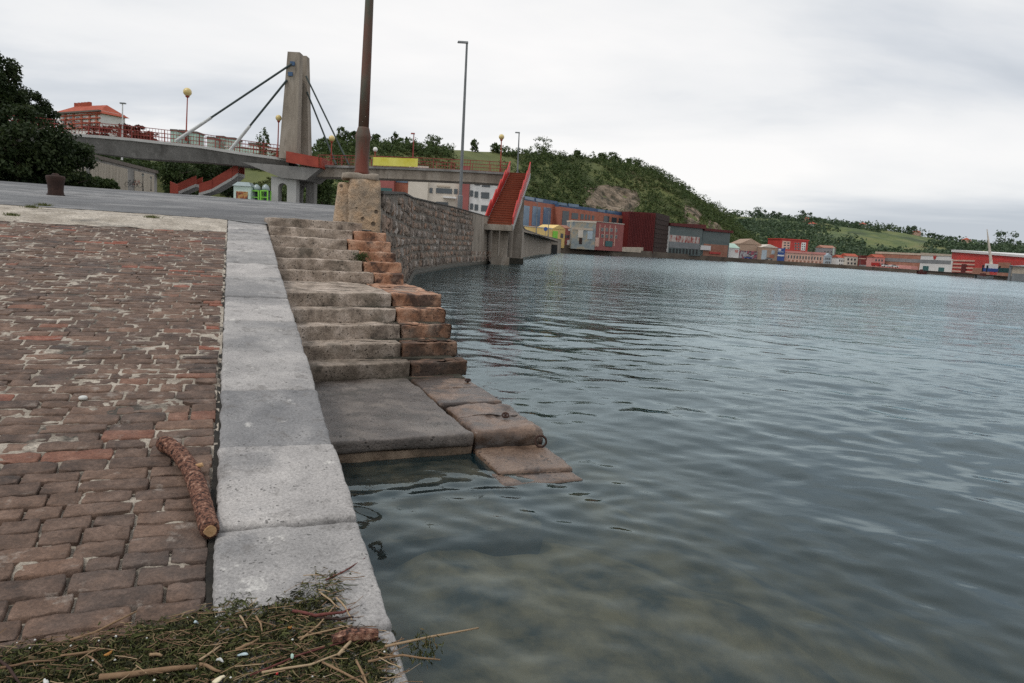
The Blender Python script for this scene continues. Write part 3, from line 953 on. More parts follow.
# grass tufts in the strip
for i, (px, py) in enumerate([(32, 208), (12, 216), (152, 218), (44, 206)]):
    P = on_ramp(px, py)
    mb = MB()
    for k in range(120):
        p = P + np.array([RNG.normal(0, .06), RNG.normal(0, .04), 0])
        h = RNG.uniform(.03, .07); dxy = RNG.normal(0, .04, 2)
        mb.add([p + [-.008, 0, 0], p + [.008, 0, 0], p + [dxy[0], dxy[1], h]], [(0, 1, 2)], RNG.random())
    o = mb.build('grass_tuft', M_leaf_olive)
    tag(o, ['green grass tuft in the gravel strip, biggest of the left ones', 'grass tuft on the setts just below the gravel strip at left',
            'lone small grass tuft in the middle of the gravel strip', 'grass tuft at the asphalt edge below the bollard'][i], 'grass tuft', 'grass tufts in the gravel strip')

# worn white paint on the asphalt


def on_plaza(px, py):
    best = None
    for D_ in np.linspace(15, 45, 400):
        u = at(px, py, D_)
        e_ = abs(u[2] - float(zplaza(u[0], u[1])))
        if best is None or e_ < best[0] - 1e-4: best = (e_, u)
    return best[1]


mp0, mp1, mp2, mp3 = [on_plaza(*p) for p in ((168, 194.6), (226, 198.6), (196, 195.6), (150, 193.4))]
mpts = [mp0, mp1, mp2 + (mp2 - mp0) * .15, mp3]
g_ = []
for i in range(13):
    c_ = []
    for j in range(5):
        p = (mpts[0] * (1 - i / 12) + mpts[1] * (i / 12)) * (1 - j / 4) + (mpts[3] * (1 - i / 12) + mpts[2] * (i / 12)) * (j / 4)
        p = p.copy(); p[2] = float(zplaza(p[0], p[1])) + .024
        c_.append(p)
    g_.append(c_)
mb = MB(); mb.grid(g_)
M_marking = mat('worn white paint', [(.42, (.3, .3, .3)), (.56, (.7, .7, .68))], scale=2.5, bump=.3)
o = mb.build('road_marking', M_marking)
tag(o, 'worn white paint stripe on the asphalt plaza', 'road marking', kind='structure')
# bollard
Pb = at(56, 199.5, 20.5)
Pb[2] = float(zplaza(Pb[0], Pb[1])) + .01
bo = thing('mooring_bollard', 'short rusty iron mooring bollard standing on the asphalt', 'bollard', Pb)
mb = MB(); mb.lathe(Pb, [(.2, 0), (.2, .05), (.19, .12), (.205, .32), (.235, .44), (.24, .5), (.225, .53), (.14, .545)], 20)
mb.build('body', M_rust, bo, smooth=True)
mb = MB(); mb.lathe(Pb, [(.225, -.02), (.225, .03), (.2, .035)], 20)
mb.build('base_ring', M_rust, bo)
mb = MB(); mb.lathe(Pb + np.array([0, 0, .53]), [(.09, 0), (.1, .03), (.06, .07)], 14)
mb.build('cap', M_rust, bo)

# ------------------------------------------------------------------ stone pillar and mast
Pp = at(359, 225, 16.2)
Pp[2] = 2.1
pang = math.atan2(WALL[1][1] - WALL[0][1], WALL[1][0] - WALL[0][0]) - math.pi / 2 + .12
pl = thing('stone_pillar', 'weathered ochre stone pillar at the head of the stairs', 'pillar', Pp)
ztop = at(360, 175, 16.2)[2]


def pil(x, y, z):
    ca, sa = math.cos(pang), math.sin(pang)
    return np.array([Pp[0] + x * ca - y * sa, Pp[1] + x * sa + y * ca, z])


mb = MB()
hh = ztop - 2.0 - .1
rbox(mb, (.66, .8, hh), .05, lambda x, y, z: pil(x + .09 + .02 * (z < 0), y, 2.0 + hh / 2 + z), n=(8, 8, 12), amp=.05, freq=1.8, seed=3)
mb.build('shaft', M_pillar, pl, smooth=True)
mb = MB()
rbox(mb, (.42, .66, hh * .95), .06, lambda x, y, z: pil(x - .27 - .10 * (hh * .45 - z) / hh, y + .1, 2.0 + hh * .45 + z), n=(5, 6, 10), amp=.03, freq=1.5, seed=9)
mb.build('buttress', M_pillar, pl, smooth=True)
mb = MB()
rbox(mb, (.76, .8, .12), .03, lambda x, y, z: pil(x - .01, y, ztop - .055 + z), n=(8, 8, 2), amp=.035, freq=5, seed=5)
mb.build('cap', M_conc, pl, smooth=True)
mb = MB()
Pm = pil(.02, 0, ztop)
Pt = at(371.2, -40, 16.2)
ma = thing('tall_mast', 'tall rusty green and brown mast rising from the stone pillar', 'mast', Pm)
ax = (Pt - Pm) / (Pt[2] - Pm[2])
mb.tube([Pm + ax * q for q in (.98, 2.0, 3.4, 5.2, 7.5)], [.115, .105, .092, .075, .06], 18)
mb.build('pole', M_mast, ma, smooth=True)
mb = MB()
mb.tube([Pm + ax * q for q in (0, .06, .1, .72, .78, .84, .98, 1.02)], [.165, .17, .155, .15, .168, .165, .13, .118], 14)
mb.build('base_collar', M_mast, ma, smooth=True)

# ------------------------------------------------------------------ rubble sea wall
WL = [np.array(p) for p in WALL]
cum = [0]
for p, q in zip(WL[:-1], WL[1:]):
    cum.append(cum[-1] + float(np.hypot(*(q - p)[:2])))


def wpt(s):
    x = np.interp(s, cum, [p[0] for p in WL]); y = np.interp(s, cum, [p[1] for p in WL]); z = np.interp(s, cum, [p[2] for p in WL])
    e = .3
    x2 = np.interp(s + e, cum, [p[0] for p in WL]); y2 = np.interp(s + e, cum, [p[1] for p in WL])
    x1 = np.interp(s - e, cum, [p[0] for p in WL]); y1 = np.interp(s - e, cum, [p[1] for p in WL])
    d = np.array([x2 - x1, y2 - y1]); d /= np.linalg.norm(d)
    return np.array([x, y]), np.array([d[1], -d[0]]), z      # point, outward (water side) normal, top


SEND = cum[-1]
SCON = cum[3] + 8                  # concrete section starts
sw = thing('sea_wall', 'long rubble stone quay wall rising from the water behind the stairs', 'wall', (*WALL[2][:2], 0))
mb = MB()
ss = np.linspace(0, SEND, 70)
secs = []
for s in ss:
    p, n, zt = wpt(s)
    bat = .06
    secs.append([(*(p - n * .5), -1.5), (*(p - n * .5), zt), (*(p + n * 0), zt), (*(p + n * bat * (zt + 1.5) * .5), -1.5)])
mb.grid(np.array(secs), flip=False)
mb.build('wall_core', M_wallmortar, sw)
mb = MB()
for s0, s1 in zip(ss[:-1], ss[1:]):
    p0, n0, z0 = wpt(s0); p1, n1, z1 = wpt(s1)
    a_, b_, c_, d_ = p0 + n0 * .07, p1 + n1 * .07, p1 - n1 * .55, p0 - n0 * .55
    mb.hexa([(*a_, z0), (*b_, z1), (*c_, z1), (*d_, z0), (*a_, z0 + .07), (*b_, z1 + .07), (*c_, z1 + .07), (*d_, z0 + .07)])
mb.build('coping', M_coping, sw)
# stones
SV = []; SF = []; STt = []; nS = 0
tu2 = np.array([-1, -.9, -.4, .3, .9, 1]); TU2, TV2 = np.meshgrid(tu2, tu2, indexing='ij')
id2 = np.arange(36).reshape(6, 6)
tq2 = np.stack([id2[:-1, :-1], id2[1:, :-1], id2[1:, 1:], id2[:-1, 1:]], -1).reshape(-1, 4)
z = -.35
while z < 4.6:
    hrow = random.uniform(.3, .56)
    s = random.uniform(0, .3)
    while s < SEND - .3:
        ln = random.uniform(.22, .85)
        hj = hrow * random.uniform(.62, 1.0)
        p, n, zt = wpt(s + ln / 2)
        conc = s > SCON - max(0, (2.2 - z)) * 1.0 and z > .9
        if z + hj < zt - .05 and not conc:
            d = np.array([-n[1], n[0]])
            bulge = random.uniform(.02, .11)
            e = np.maximum(np.abs(TU2), np.abs(TV2))
            o = np.where(e > .99, -.04, np.where(e > .85, .6 * bulge, bulge)) + RNG.normal(0, .022, TU2.shape)
            hu, hv = ln / 2 - .014, hj / 2 - .012
            k = .14
            su = TU2 * (1 - k * TV2 ** 4) * hu; sv = TV2 * (1 - k * TU2 ** 4) * hv
            zc = z + hj / 2 + (hrow - hj) * random.random()
            offb = .03 * (zt - zc)
            PX = p[0] + d[0] * su + n[0] * (o + offb); PY = p[1] + d[1] * su + n[1] * (o + offb); PZ = zc + sv
            SV.append(np.stack([PX, PY, PZ], -1).reshape(-1, 3)); SF.append(tq2 + nS); nS += 36
            t = random.random()
            if zc < .55: t = random.uniform(0, .12)
            STt.extend([t] * 25)
        s += ln
    z += hrow
mb = MB(); mb.v = [np.vstack(SV)]; mb.f = [tuple(q) for q in np.vstack(SF).tolist()]; mb.t = STt; mb.n = nS
mb.build('stone_facing', M_rubble, sw)
mb = MB()
secs = []
for s in np.linspace(SCON, SEND, 14):
    p, n, zt = wpt(s)
    secs.append([(*(p + n * .02), zt - .02), (*(p + n * .16), .2), (*(p + n * .2), -1)])
mb.grid(np.array(secs), flip=False)
mb.build('concrete_patch', M_conc, sw)
mb = MB()      # weed-blackened foot
secs = []
for s in np.linspace(0, SEND, 60):
    p, n, zt = wpt(s)
    q = .03 * zt + .12
    secs.append([(*(p + n * q), .28 + .06 * math.sin(s * 3)), (*(p + n * (q + .06)), .1), (*(p + n * (q + .1)), -1)])
mb.grid(np.array(secs), flip=False)
mb.build('weed_band', M_darkstone, sw)

# far quay wall beyond the stair pier, and low quay of the far shore
SH = []
for px, d, zt in [(519, 84, 4.5), (524, 127, 4.7), (540, 190, 4.9), (561, 286, 5.1)]:
    hz = at(px, 245 + (px - 512) * .0593, d)
    SH.append((hz[0], d, zt))
cw = thing('quay_wall', 'grey concrete quay wall running on behind the stair pier', 'wall', (SH[1][0], SH[1][1], 0))
mb = MB(); cp = MB()
full = [(WALL[-1][0], WALL[-1][1], 4.5)] + SH
for (x0, y0, z0), (x1, y1, z1) in zip(full[:-1], full[1:]):
    n_ = np.array([y1 - y0, -(x1 - x0)]); n_ = n_ / np.linalg.norm(n_)
    for (zb, za0, za1, off, bk_, tgt) in ((-1.5, z0, z1, 0, 1.2, mb), (None, z0, z1, .08, 1.25, cp)):
        lo0 = zb if zb is not None else z0; lo1 = zb if zb is not None else z1
        hi0 = z0 if zb is not None else z0 + .16; hi1 = z1 if zb is not None else z1 + .16
        A_0 = (x0 + n_[0] * off, y0 + n_[1] * off); A_1 = (x1 + n_[0] * off, y1 + n_[1] * off)
        B_0 = (x0 - n_[0] * bk_, y0 - n_[1] * bk_); B_1 = (x1 - n_[0] * bk_, y1 - n_[1] * bk_)
        tgt.hexa([(*A_0, lo0), (*A_1, lo1), (*B_1, lo1), (*B_0, lo0), (*A_0, hi0), (*A_1, hi1), (*B_1, hi1), (*B_0, hi0)])
mb.build('wall_body', M_conc, cw)
cp.build('coping', M_wallcap, cw)
ds = thing('drain_outfall', 'dark square outfall box at the foot of the concrete quay wall', 'outfall', at(548, 251, 235))
o_ = at(548, 250.5, 235)
mb = MB(); mb.box((o_[0] + 1.2, o_[1], 1.4), (3.2, 6, 2.8)); mb.build('outfall_box', M_black, ds)
mb = MB(); mb.box((o_[0] + 1.2, o_[1], 2.95), (3.6, 6.6, .3)); mb.build('lid', M_conc, ds)

FS = []
for px, d, zt in [(561, 286, 3.3), (600, 300, 3.1), (640, 335, 2.9), (690, 385, 2.6), (737, 410, 2.2), (790, 412, 2.0), (845, 405, 1.9), (917, 350, 1.6), (975, 290, 1.4), (1024, 245, 1.3), (1100, 200, 1.3), (1200, 170, 1.3)]:
    hz = at(px, 245 + (px - 512) * .0593, d)
    FS.append((hz[0], d, zt))


def fsd(px):      # shoreline depth at a pixel column
    return float(np.interp(px, [561, 600, 640, 690, 737, 790, 845, 917, 975, 1024, 1100, 1200], [286, 300, 335, 385, 410, 412, 405, 350, 290, 245, 200, 170]))


fq = thing('low_quay', 'long low brown quay edge along the far shore', 'quay', (FS[3][0], FS[3][1], 0))
mb = MB(); cp = MB()
for (x0, y0, z0), (x1, y1, z1) in zip(FS[:-1], FS[1:]):
    n_ = np.array([y1 - y0, -(x1 - x0)]); n_ = n_ / np.linalg.norm(n_)
    A_0 = (x0, y0); A_1 = (x1, y1); B_0 = (x0 - n_[0] * 3, y0 - n_[1] * 3); B_1 = (x1 - n_[0] * 3, y1 - n_[1] * 3)
    mb.hexa([(*A_0, -1), (*A_1, -1), (*B_1, -1), (*B_0, -1), (*A_0, z0), (*A_1, z1), (*B_1, z1), (*B_0, z0)])
M_quayface = mat('stained quay face', [(.3, (.06, .047, .038)), (.5, (.13, .105, .08)), (.75, (.25, .21, .17))], scale=.12, bump=.3, bscale=2, stretch=(1, 1, 2), stain=[(.06, .5, .65, (.07, .05, .04), .7)])
mb.build('quay_face', M_quayface, fq)

# ground behind the quays
mb = MB()
inner = []
shore = [(WALL[-1][0] - 1, 90, 4.3)] + [(x - 1.0, y, z - .5) for x, y, z in SH] + [(x, y + 2, z - .05) for x, y, z in FS[1:]]
secs = []
for (x, y, z) in shore:
    d = np.array([x, y]) / math.hypot(x, y)
    far = 500 if y < 200 else 900
    dirb = np.array([-.35, 1]) if y < 290 and x < 30 else d
    dirb = dirb / np.linalg.norm(dirb)
    secs.append([(x, y, z)] + [(x + dirb[0] * q, y + dirb[1] * q, z + .001 * q) for q in (30, 120, far)])
mb.grid(np.array(secs), flip=False)
gd = mb.build('quay_ground', M_quayground)
tag(gd, 'flat paved quay ground behind the river walls', 'ground', kind='structure')
mb = MB()
mb.grid([[(-260, 88, 4.1), (-2.5, 88, 4.1)], [(-260, 140, 4.1), (4, 140, 4.15)], [(-300, 340, 4.1), (16, 280, 4.15)], [(-300, 900, 4), (0, 900, 4)]])
g2 = mb.build('town_ground', M_quayground)
tag(g2, 'flat paved ground behind the footbridge', 'ground', kind='structure')
mb = MB()
th_ = np.linspace(0, 2 * np.pi, 65)
mb.grid([[(2000 * 0 + r * math.cos(t), r * math.sin(t), -4.2) for t in th_] for r in (5, 1000, 6500)], flip=True)
tt = mb.build('terrain', M_fargrass)
tag(tt, 'flat land reaching to the horizon', 'terrain', kind='structure')

# ------------------------------------------------------------------ foliage helpers


def leaf_cloud(mb, c, rad, n, size, clumps=14, flat=.0, seed=None, shell=.55, asp=.55):
    rng = RNG
    c = np.asarray(c, float); rad = np.asarray(rad, float)
    d = rng.normal(0, 1, (clumps, 3)); d /= np.linalg.norm(d, axis=1)[:, None]
    cc = d * (rng.uniform(shell, .95, (clumps, 1)))
    ct = rng.normal(.45, .2, clumps)
    k = rng.integers(0, clumps, n)
    off = rng.normal(0, 1, (n, 3)); off /= np.linalg.norm(off, axis=1)[:, None]
    off *= (rng.random((n, 1)) ** .45) * rng.uniform(.24, .42, (clumps, 1))[k]
    p = c + (cc[k] + off) * rad / 1.22
    nrm = rng.normal(0, 1, (n, 3)) + off * 2 + np.array([0, 0, .5])
    nrm /= np.linalg.norm(nrm, axis=1)[:, None]
    t = np.cross(nrm, rng.normal(0, 1, (n, 3))); t /= np.linalg.norm(t, axis=1)[:, None]
    b_ = np.cross(nrm, t)
    s = size * rng.uniform(.6, 1.3, (n, 1))
    V = np.stack([p - t * s, p + b_ * s * asp, p + t * s, p - b_ * s * asp], 1).reshape(-1, 3)
    Fc = (np.arange(n * 4).reshape(n, 4)).tolist()
    tint = np.clip(ct[k] + rng.normal(0, .15, n), 0, 1)
    mb.add(V, Fc, tint.tolist())


def tree(name, label, cat, base, h, rad, leaf, n, size, trunk_h=None, group=None, clumps=16, r_t=.18, lean=0, crowns=None):
    base = np.asarray(base, float)
    o = thing(name, label, cat, base, group)
    th = trunk_h if trunk_h is not None else h * .35
    mb = MB()
    top = base + np.array([lean, 0, h * .75])
    mb.tube([base - [0, 0, .5], base + (top - base) * .3 + [.1 * r_t, 0, 0], base + (top - base) * .7, top], [r_t * 1.25, r_t, r_t * .6, r_t * .2], 8)
    for k in range(6):
        an = k * 2.4 + random.random(); z0 = th + (h * .7 - th) * k / 6
        p0 = base + (top - base) * (z0 / (h * .75))
        p1 = p0 + np.array([math.cos(an) * rad * .65, math.sin(an) * rad * .65, h * .13])
        mb.tube([p0, (p0 + p1) / 2 + [0, 0, -.05 * h * .3], p1], [r_t * .5, r_t * .35, r_t * .12], 6)
    mb.build('trunk', M_trunk, o)
    mb = MB()
    for (cx, cz, rx, rz, fr) in (crowns or [(0, (h + th) / 2, rad, (h - th) / 2 * 1.05, 1)]):
        leaf_cloud(mb, base + [cx + lean * .7, 0, cz], (rx, rx, rz), int(n * fr), size, clumps)
    mb.build('crown', leaf, o)
    return o


# ------------------------------------------------------------------ hills


def interp_px(px, tab):
    return np.interp(px, [t[0] for t in tab], [t[1] for t in tab])


def hzy(px):
    return 245 + (px - 512) * .0593


def hill(name, cols, foot, crest, ridge_px, z_foot, back, mat_, nrow=46, bumps=3.0, trees_h=5.0, shape=1.0, rock=None):
    """Hillside as a fan of real depths: foot line, crest line and a back slope."""
    P = []
    for px in cols:
        Df = interp_px(px, foot); Dc = interp_px(px, crest); rp = interp_px(px, ridge_px)
        u = ray(px, hzy(px)); ux = u[0] / u[1]
        zc = 2 + rp * Dc / F - trees_h
        zf = interp_px(px, z_foot) if isinstance(z_foot, list) else z_foot
        col = []
        for k in range(nrow):
            t = k / (nrow - 9)
            if t <= 1:
                D = Df + (Dc - Df) * t
                s = t ** shape
                s = s * (1 - .25) + .25 * (3 * t * t - 2 * t ** 3)
                z = zf + (max(zc, zf) - zf) * s
                nb = mnoise.fractal(Vector((ux * D * .012, D * .012, 3)), 1.0, 2.0, 5)
                z += bumps * nb * min(1, t * 4) * min(1, (1 - t) * 3 + .25)
            else:
                D = Dc + back * (t - 1)
                z = max(zc, zf) - (t - 1) * (max(zc, zf) - zf) * 2.5
            col.append((ux * D, D, z))
        P.append(col)
    P = np.array(P)
    skirt = P[:, :1].copy(); skirt[:, :, 1] -= .3; skirt[:, :, 2] = 2.0
    mb = MB(); mb.grid(np.concatenate([skirt, P], 1), flip=True)
    o = mb.build(name, mat_, smooth=True)
    return o, P


def hill_pt(P, fc, ft):
    nC, nR = P.shape[:2]
    i = min(nC - 2, max(0, int(fc * (nC - 1)))); a = fc * (nC - 1) - i
    top = (nR - 9) / (nR - 1)
    j0 = ft * top * (nR - 1)
    j = min(nR - 2, int(j0)); b = j0 - j
    return (P[i, j] * (1 - a) + P[i + 1, j] * a) * (1 - b) + (P[i, j + 1] * (1 - a) + P[i + 1, j + 1] * a) * b


nh_cols = np.arange(230, 775, 6)
near_foot = [(230, 230), (310, 230), (470, 290), (560, 360), (625, 395), (700, 450), (775, 480)]
near_crest = [(230, 330), (310, 340), (470, 430), (600, 540), (700, 590), (775, 600)]
near_ridge = [(230, 64), (300, 75), (330, 88), (400, 91), (470, 91), (540, 91), (600, 90), (625, 87), (650, 80), (675, 69), (700, 55), (720, 44), (740, 28), (760, 12), (775, 0)]
nhill, NP = hill('near_hill', nh_cols, near_foot, near_crest, near_ridge, 4.0, 150, M_hillgrass, bumps=5, trees_h=1.5, shape=.9)
tag(nhill, 'green scrubby hill with bare rock scars rising behind the quay buildings', 'hill', kind='structure')
fh_cols = np.arange(640, 1240, 10)
far_foot = [(640, 620), (800, 640), (900, 560), (1024, 420), (1240, 330)]
far_crest = [(640, 1250), (800, 1250), (950, 1150), (1024, 1050), (1240, 900)]
far_ridge = [(640, 30), (700, 42), (725, 45), (745, 45), (770, 45), (800, 45), (830, 43), (870, 41), (900, 38), (950, 33), (1000, 31), (1024, 30), (1240, 24)]
fhill, FP = hill('far_hill', fh_cols, far_foot, far_crest, far_ridge, 3.0, 400, M_fargrass, bumps=9, trees_h=8, shape=.95)
tag(fhill, 'long green farmed hill on the right beyond the far shore', 'hill', kind='structure')
lh_cols = np.arange(-160, 235, 8)
left_foot = [(-160, 62), (0, 84), (85, 102), (155, 126), (235, 150)]
left_crest = [(-160, 200), (60, 260), (235, 300)]
left_ridge = [(-160, 85), (0, 82), (60, 78), (120, 74), (150, 70), (235, 60)]
lhill, LP = hill('left_hill', lh_cols, left_foot, left_crest, left_ridge, 10.5, 120, M_hillgrass, bumps=3, trees_h=1, shape=.9)
tag(lhill, 'grassy slope above the panelled retaining wall', 'hill', kind='structure')
# rock scars on the near hill: thick rough patches set into the slope


def scar(cx0, cx1, t0, t1, amp, seed):
    n, m_ = 34, 22
    P = []
    for i in range(n):
        col = []
        for j in range(m_):
            u, v = i / (n - 1), j / (m_ - 1)
            edge = min(u, 1 - u) * min(v, 1 - v) * 4
            un = u + .05 * math.sin(v * 9 + seed)
            p = hill_pt(NP, (cx0 + (cx1 - cx0) * un - 230) / (nh_cols[-1] - 230), t0 + (t1 - t0) * v)
            nz = mnoise.fractal(Vector((p[0] * .06, p[1] * .06, p[2] * .09 + seed)), 1.0, 2.0, 6)
            rimm = mnoise.noise(Vector((u * 4 + seed, v * 4, 1)))
            lift = (min(1, edge * 6) * 1.2 + nz * 2.2 * min(1, edge * 5) + rimm * .6) * amp + .0
            q = p + np.array([-.12, -.75, .65]) * lift
            col.append(q)
        P.append(col)
    mb = MB(); mb.grid(np.array(P), flip=True)
    return mb


for (a_, b_, c_, d_, am, sd_, lab) in [(582, 634, .28, .6, 1.2, 2, 'broad grey brown rock scar on the hill above the brick building'),
                                       (680, 698, .12, .6, 1.1, 5, 'tall ochre rock scar above the glazed halls'),
                                       (705, 719, .1, .5, 1.0, 8, 'narrow ochre rock scar at the right end of the near hill'),
                                       (515, 552, .1, .3, 1.2, 11, 'dark rock outcrop just right of the bridge stairs')]:
    o = scar(a_, b_, c_, d_, am, sd_).build('rock_scar', M_rock, smooth=False)
    tag(o, lab, 'rock face', 'rock scars on the near hill', 'structure')

# woods as one mass on each hill
mb = MB()
SC = [(588, 630, .3, .56), (683, 696, .12, .56), (707, 717, .1, .46), (520, 548, .1, .28)]
for k in range(3400):
    fc, ft = RNG.random(), RNG.random() ** .75
    px = 230 + fc * (nh_cols[-1] - 230)
    if any(a_ < px < b_ and c_ < ft < d_ for a_, b_, c_, d_ in SC): continue
    p = hill_pt(NP, fc, ft)
    dn = mnoise.noise(Vector((p[0] * .014, p[1] * .014, 7))) + .35 * mnoise.noise(Vector((p[0] * .05, p[1] * .05, 2)))
    thr = -.13 + (.2 if px < 500 and ft > .4 else -.2 if px < 420 else 0) - (.35 if 380 < px < 448 and ft > .8 else 0) - (.35 if px > 640 else 0) - (.18 if ft > .9 and px > 480 else 0) + (.2 if 400 < px < 500 and ft < .8 else 0) - (.25 if ft > .85 and px < 500 else 0)
    if dn < thr: continue
    s = RNG.uniform(1.8, 4.2) * (1.25 if px > 600 else 1)
    leaf_cloud(mb, p + [0, 0, s * .5], (s * 1.25, s * 1.25, s), 60, .55, 9)
wd = mb.build('hillside_woods', M_leaf_hill)
tag(wd, 'dark green trees and scrub covering the near hill', 'woods', kind='stuff')
mb = MB()
for k in range(5600):
    fc, ft = RNG.random(), RNG.random() ** .8
    p = hill_pt(FP, fc, ft)
    dn = mnoise.noise(Vector((p[0] * .0055, p[1] * .0055, 1))) + .2 * mnoise.noise(Vector((p[0] * .02, p[1] * .02, 4)))
    if dn < .05 - (.3 if ft < .25 else 0) - (.15 if ft > .93 else 0): continue
    s = RNG.uniform(5, 9.5)
    leaf_cloud(mb, p + [0, 0, s * .5], (s * 1.4, s * 1.4, s), 26, 1.7, 6)
wd = mb.build('far_woods', M_leaf_far)
tag(wd, 'hedgerows and dark woods covering the far hill', 'woods', kind='stuff')
mb = MB()
for k in range(3600):
    fc, ft = RNG.random(), RNG.random()
    px = 230 + fc * (nh_cols[-1] - 230)
    if any(a_ < px < b_ and c_ < ft < d_ for a_, b_, c_, d_ in SC) and RNG.random() < .6: continue
    p = hill_pt(NP, fc, ft)
    if mnoise.noise(Vector((p[0] * .02, p[1] * .02, 11))) < .02: continue
    s = RNG.uniform(.7, 1.8)
    leaf_cloud(mb, p + [0, 0, s * .3], (s * 1.7, s * 1.7, s * .7), 34, .5, 7)
wd = mb.build('hillside_scrub', M_leaf_olive)
tag(wd, 'olive bracken and low scrub between the trees on the near hill', 'scrub', kind='stuff')
# reddish scrub and shrubs on left slope
mb = MB()
for k in range(1500):
    fc, ft = RNG.random(), RNG.random() ** 1.8
    p = hill_pt(LP, fc, ft)
    if mnoise.noise(Vector((p[0] * .03, p[1] * .03, 7))) < -.25: continue
    s = RNG.uniform(.8, 1.9)
    leaf_cloud(mb, p + [0, 0, s * .4], (s * 1.4, s * 1.4, s), 44, .36, 7)
wd = mb.build('slope_scrub', M_leaf_mid)
tag(wd, 'low olive scrub growing over the slope behind the footbridge', 'scrub', kind='stuff')


def hill_ground(P, cols, px, py):
    """ground point of a hill in the given direction (py None: at the crest)"""
    fc = (px - cols[0]) / (cols[-1] - cols[0])
    if py is None:
        return hill_pt(P, fc, .985)
    best = None
    for t in np.linspace(.02, 1, 120):
        p = hill_pt(P, fc, t)
        u = ray(px, py)
        e = abs((p[2] - H) / p[1] - u[2] / u[1])
        if best is None or e < best[0]: best = (e, p)
    return best[1]


# single trees one can tell apart on the ridge: (px, top y, base y, D, width px, label)
ridge_trees = [
    (262, 126, 152, 330, 15, 'round dark tree standing alone left of the bridge pylon'),
    (338, 125, 156, 330, 17, 'tall dark tree just left of the mast above the bridge rail'),
    (322, 137, 158, 320, 15, 'lower dark tree between the pylon and the tall ridge tree'),
    (350, 129, 156, 335, 13, 'dark tree half hidden behind the mast'),
    (372, 133, 152, 345, 14, 'small dark tree just right of the mast'),
    (392, 132, 152, 350, 13, 'small round tree above the yellow banner'),
    (429, 140, 160, 350, 22, 'dark pointed tree right of the yellow banner'),
    (403, 137, 150, 380, 5, 'thin little tree on the ridge left of the red lamp'),
    (470, 138, 158, 400, 12, 'sparse pale tree right of the tall grey lamp'),
    (491, 147, 166, 380, 14, 'dark bush tree left of the right globe lamp'),
    (537, 145, 172, 420, 26, 'broad spreading tree on the ridge right of the bridge stairs'),
    (571, 151, 168, 480, 11, 'leaning bushy tree alone on the ridge'),
    (595, 152, 170, 510, 9, 'left tree of the pair on the middle of the ridge'),
    (606, 153, 174, 515, 12, 'larger right tree of the pair on the middle of the ridge'),
    (622, 160, 174, 520, 8, 'small tree on the ridge just right of the tree pair'),
    (630, 161, 176, 525, 9, 'last small tree before the ridge falls to the right'),
    (755, 209, 222, 1150, 16, 'dark clump tree on the skyline of the far hill'),
    (772, 211, 224, 1150, 14, 'second dark clump on the far skyline right of the first'),
    (800, 214, 226, 1150, 16, 'low dark tree clump at the crest of the far hill'),
    (906, 224, 238, 1080, 12, 'dark tree on the right part of the far hill crest'),
    (1000, 236, 250, 950, 26, 'wide dark tree group on the far hill behind the crane'),
]
for (px, y0, y1, D, wpx, lab) in ridge_trees:
    far = D > 800
    Pb_ = hill_ground(FP if far else NP, fh_cols if far else nh_cols, px, None)
    D = float(Pb_[1])
    h_ = max(at(px, y0, D)[2] - Pb_[2], wpx * D / F * .7); r_ = wpx * D / F / 2
    tree('ridge_tree', lab, 'tree', (Pb_[0], D, Pb_[2]), h_, r_, M_leaf_far if far else M_leaf_hill, 900 if not far else 600, .5 if not far else 1.4,
         trunk_h=h_ * .05, crowns=[(0, h_ * .58, r_, h_ * .46, .65), (0, h_ * .22, r_ * .85, h_ * .3, .35)], group='single trees on the hill ridges', clumps=22, r_t=max(.22, h_ * .022))

# near trees at the left
spec = [
    # px, base y, D, h, rad, leaf, n, size, trunk_h, label
    (18, 196, 44, 4.7, 3.5, M_leaf_dark, 15000, .13, .3, 'big dark evergreen tree at the left edge in front of the footbridge'),
    (62, 190, 47, 3.3, 2.3, M_leaf_dark, 9000, .12, .2, 'dark rounded evergreen between the left edge tree and the lantern'),
    (-45, 196, 43, 5.4, 3.2, M_leaf_dark, 6000, .16, .3, 'dark evergreen mostly cut off by the left edge'),
    (2, 140, 108, 12.5, 3.6, M_leaf_dark, 9000, .24, 2.0, 'tall tree with thin top behind the bridge at the left edge'),
    (28, 134, 118, 7.2, 3.6, M_leaf_dark, 6000, .22, 1.0, 'smooth rounded dark tree behind the bridge rail'),
    (42, 130, 125, 4.4, 3.2, M_leaf_dark, 4000, .22, .6, 'low dark shrub tree beside the red roofed flats'),
    (180, 196, 104, 5.2, 3.2, M_leaf_mid, 7000, .18, .6, 'green tree under the bridge left of the red ramp stairs'),
    (205, 192, 112, 5.6, 3.4, M_leaf_mid, 7000, .18, .6, 'green tree under the bridge above the red ramp stairs'),
    (228, 196, 108, 5.0, 2.8, M_leaf_dark, 6000, .18, .5, 'dark green tree under the bridge behind the upper red flight'),
    (322, 207, 108, 5.2, 1.9, M_leaf_mid, 4000, .18, .5, 'green bush beyond the arched pier and left of the pillar'),
]
for (px, yb, D, h_, r_, lf, n, sz, th_, lab) in spec:
    P = at(px, yb, D)
    if D < 60: P[2] = float(zplaza(P[0], P[1]))
    tree('evergreen_tree' if lf is M_leaf_dark else 'broadleaf_tree', lab, 'tree', P, h_, r_, lf, n, sz, trunk_h=th_, crowns=[(0, h_ * .6, r_, h_ * .45, .62), (0, h_ * .22, r_ * 1.02, h_ * .32, .38)] if th_ < .7 else None, group='trees around the footbridge', clumps=40, r_t=.16)
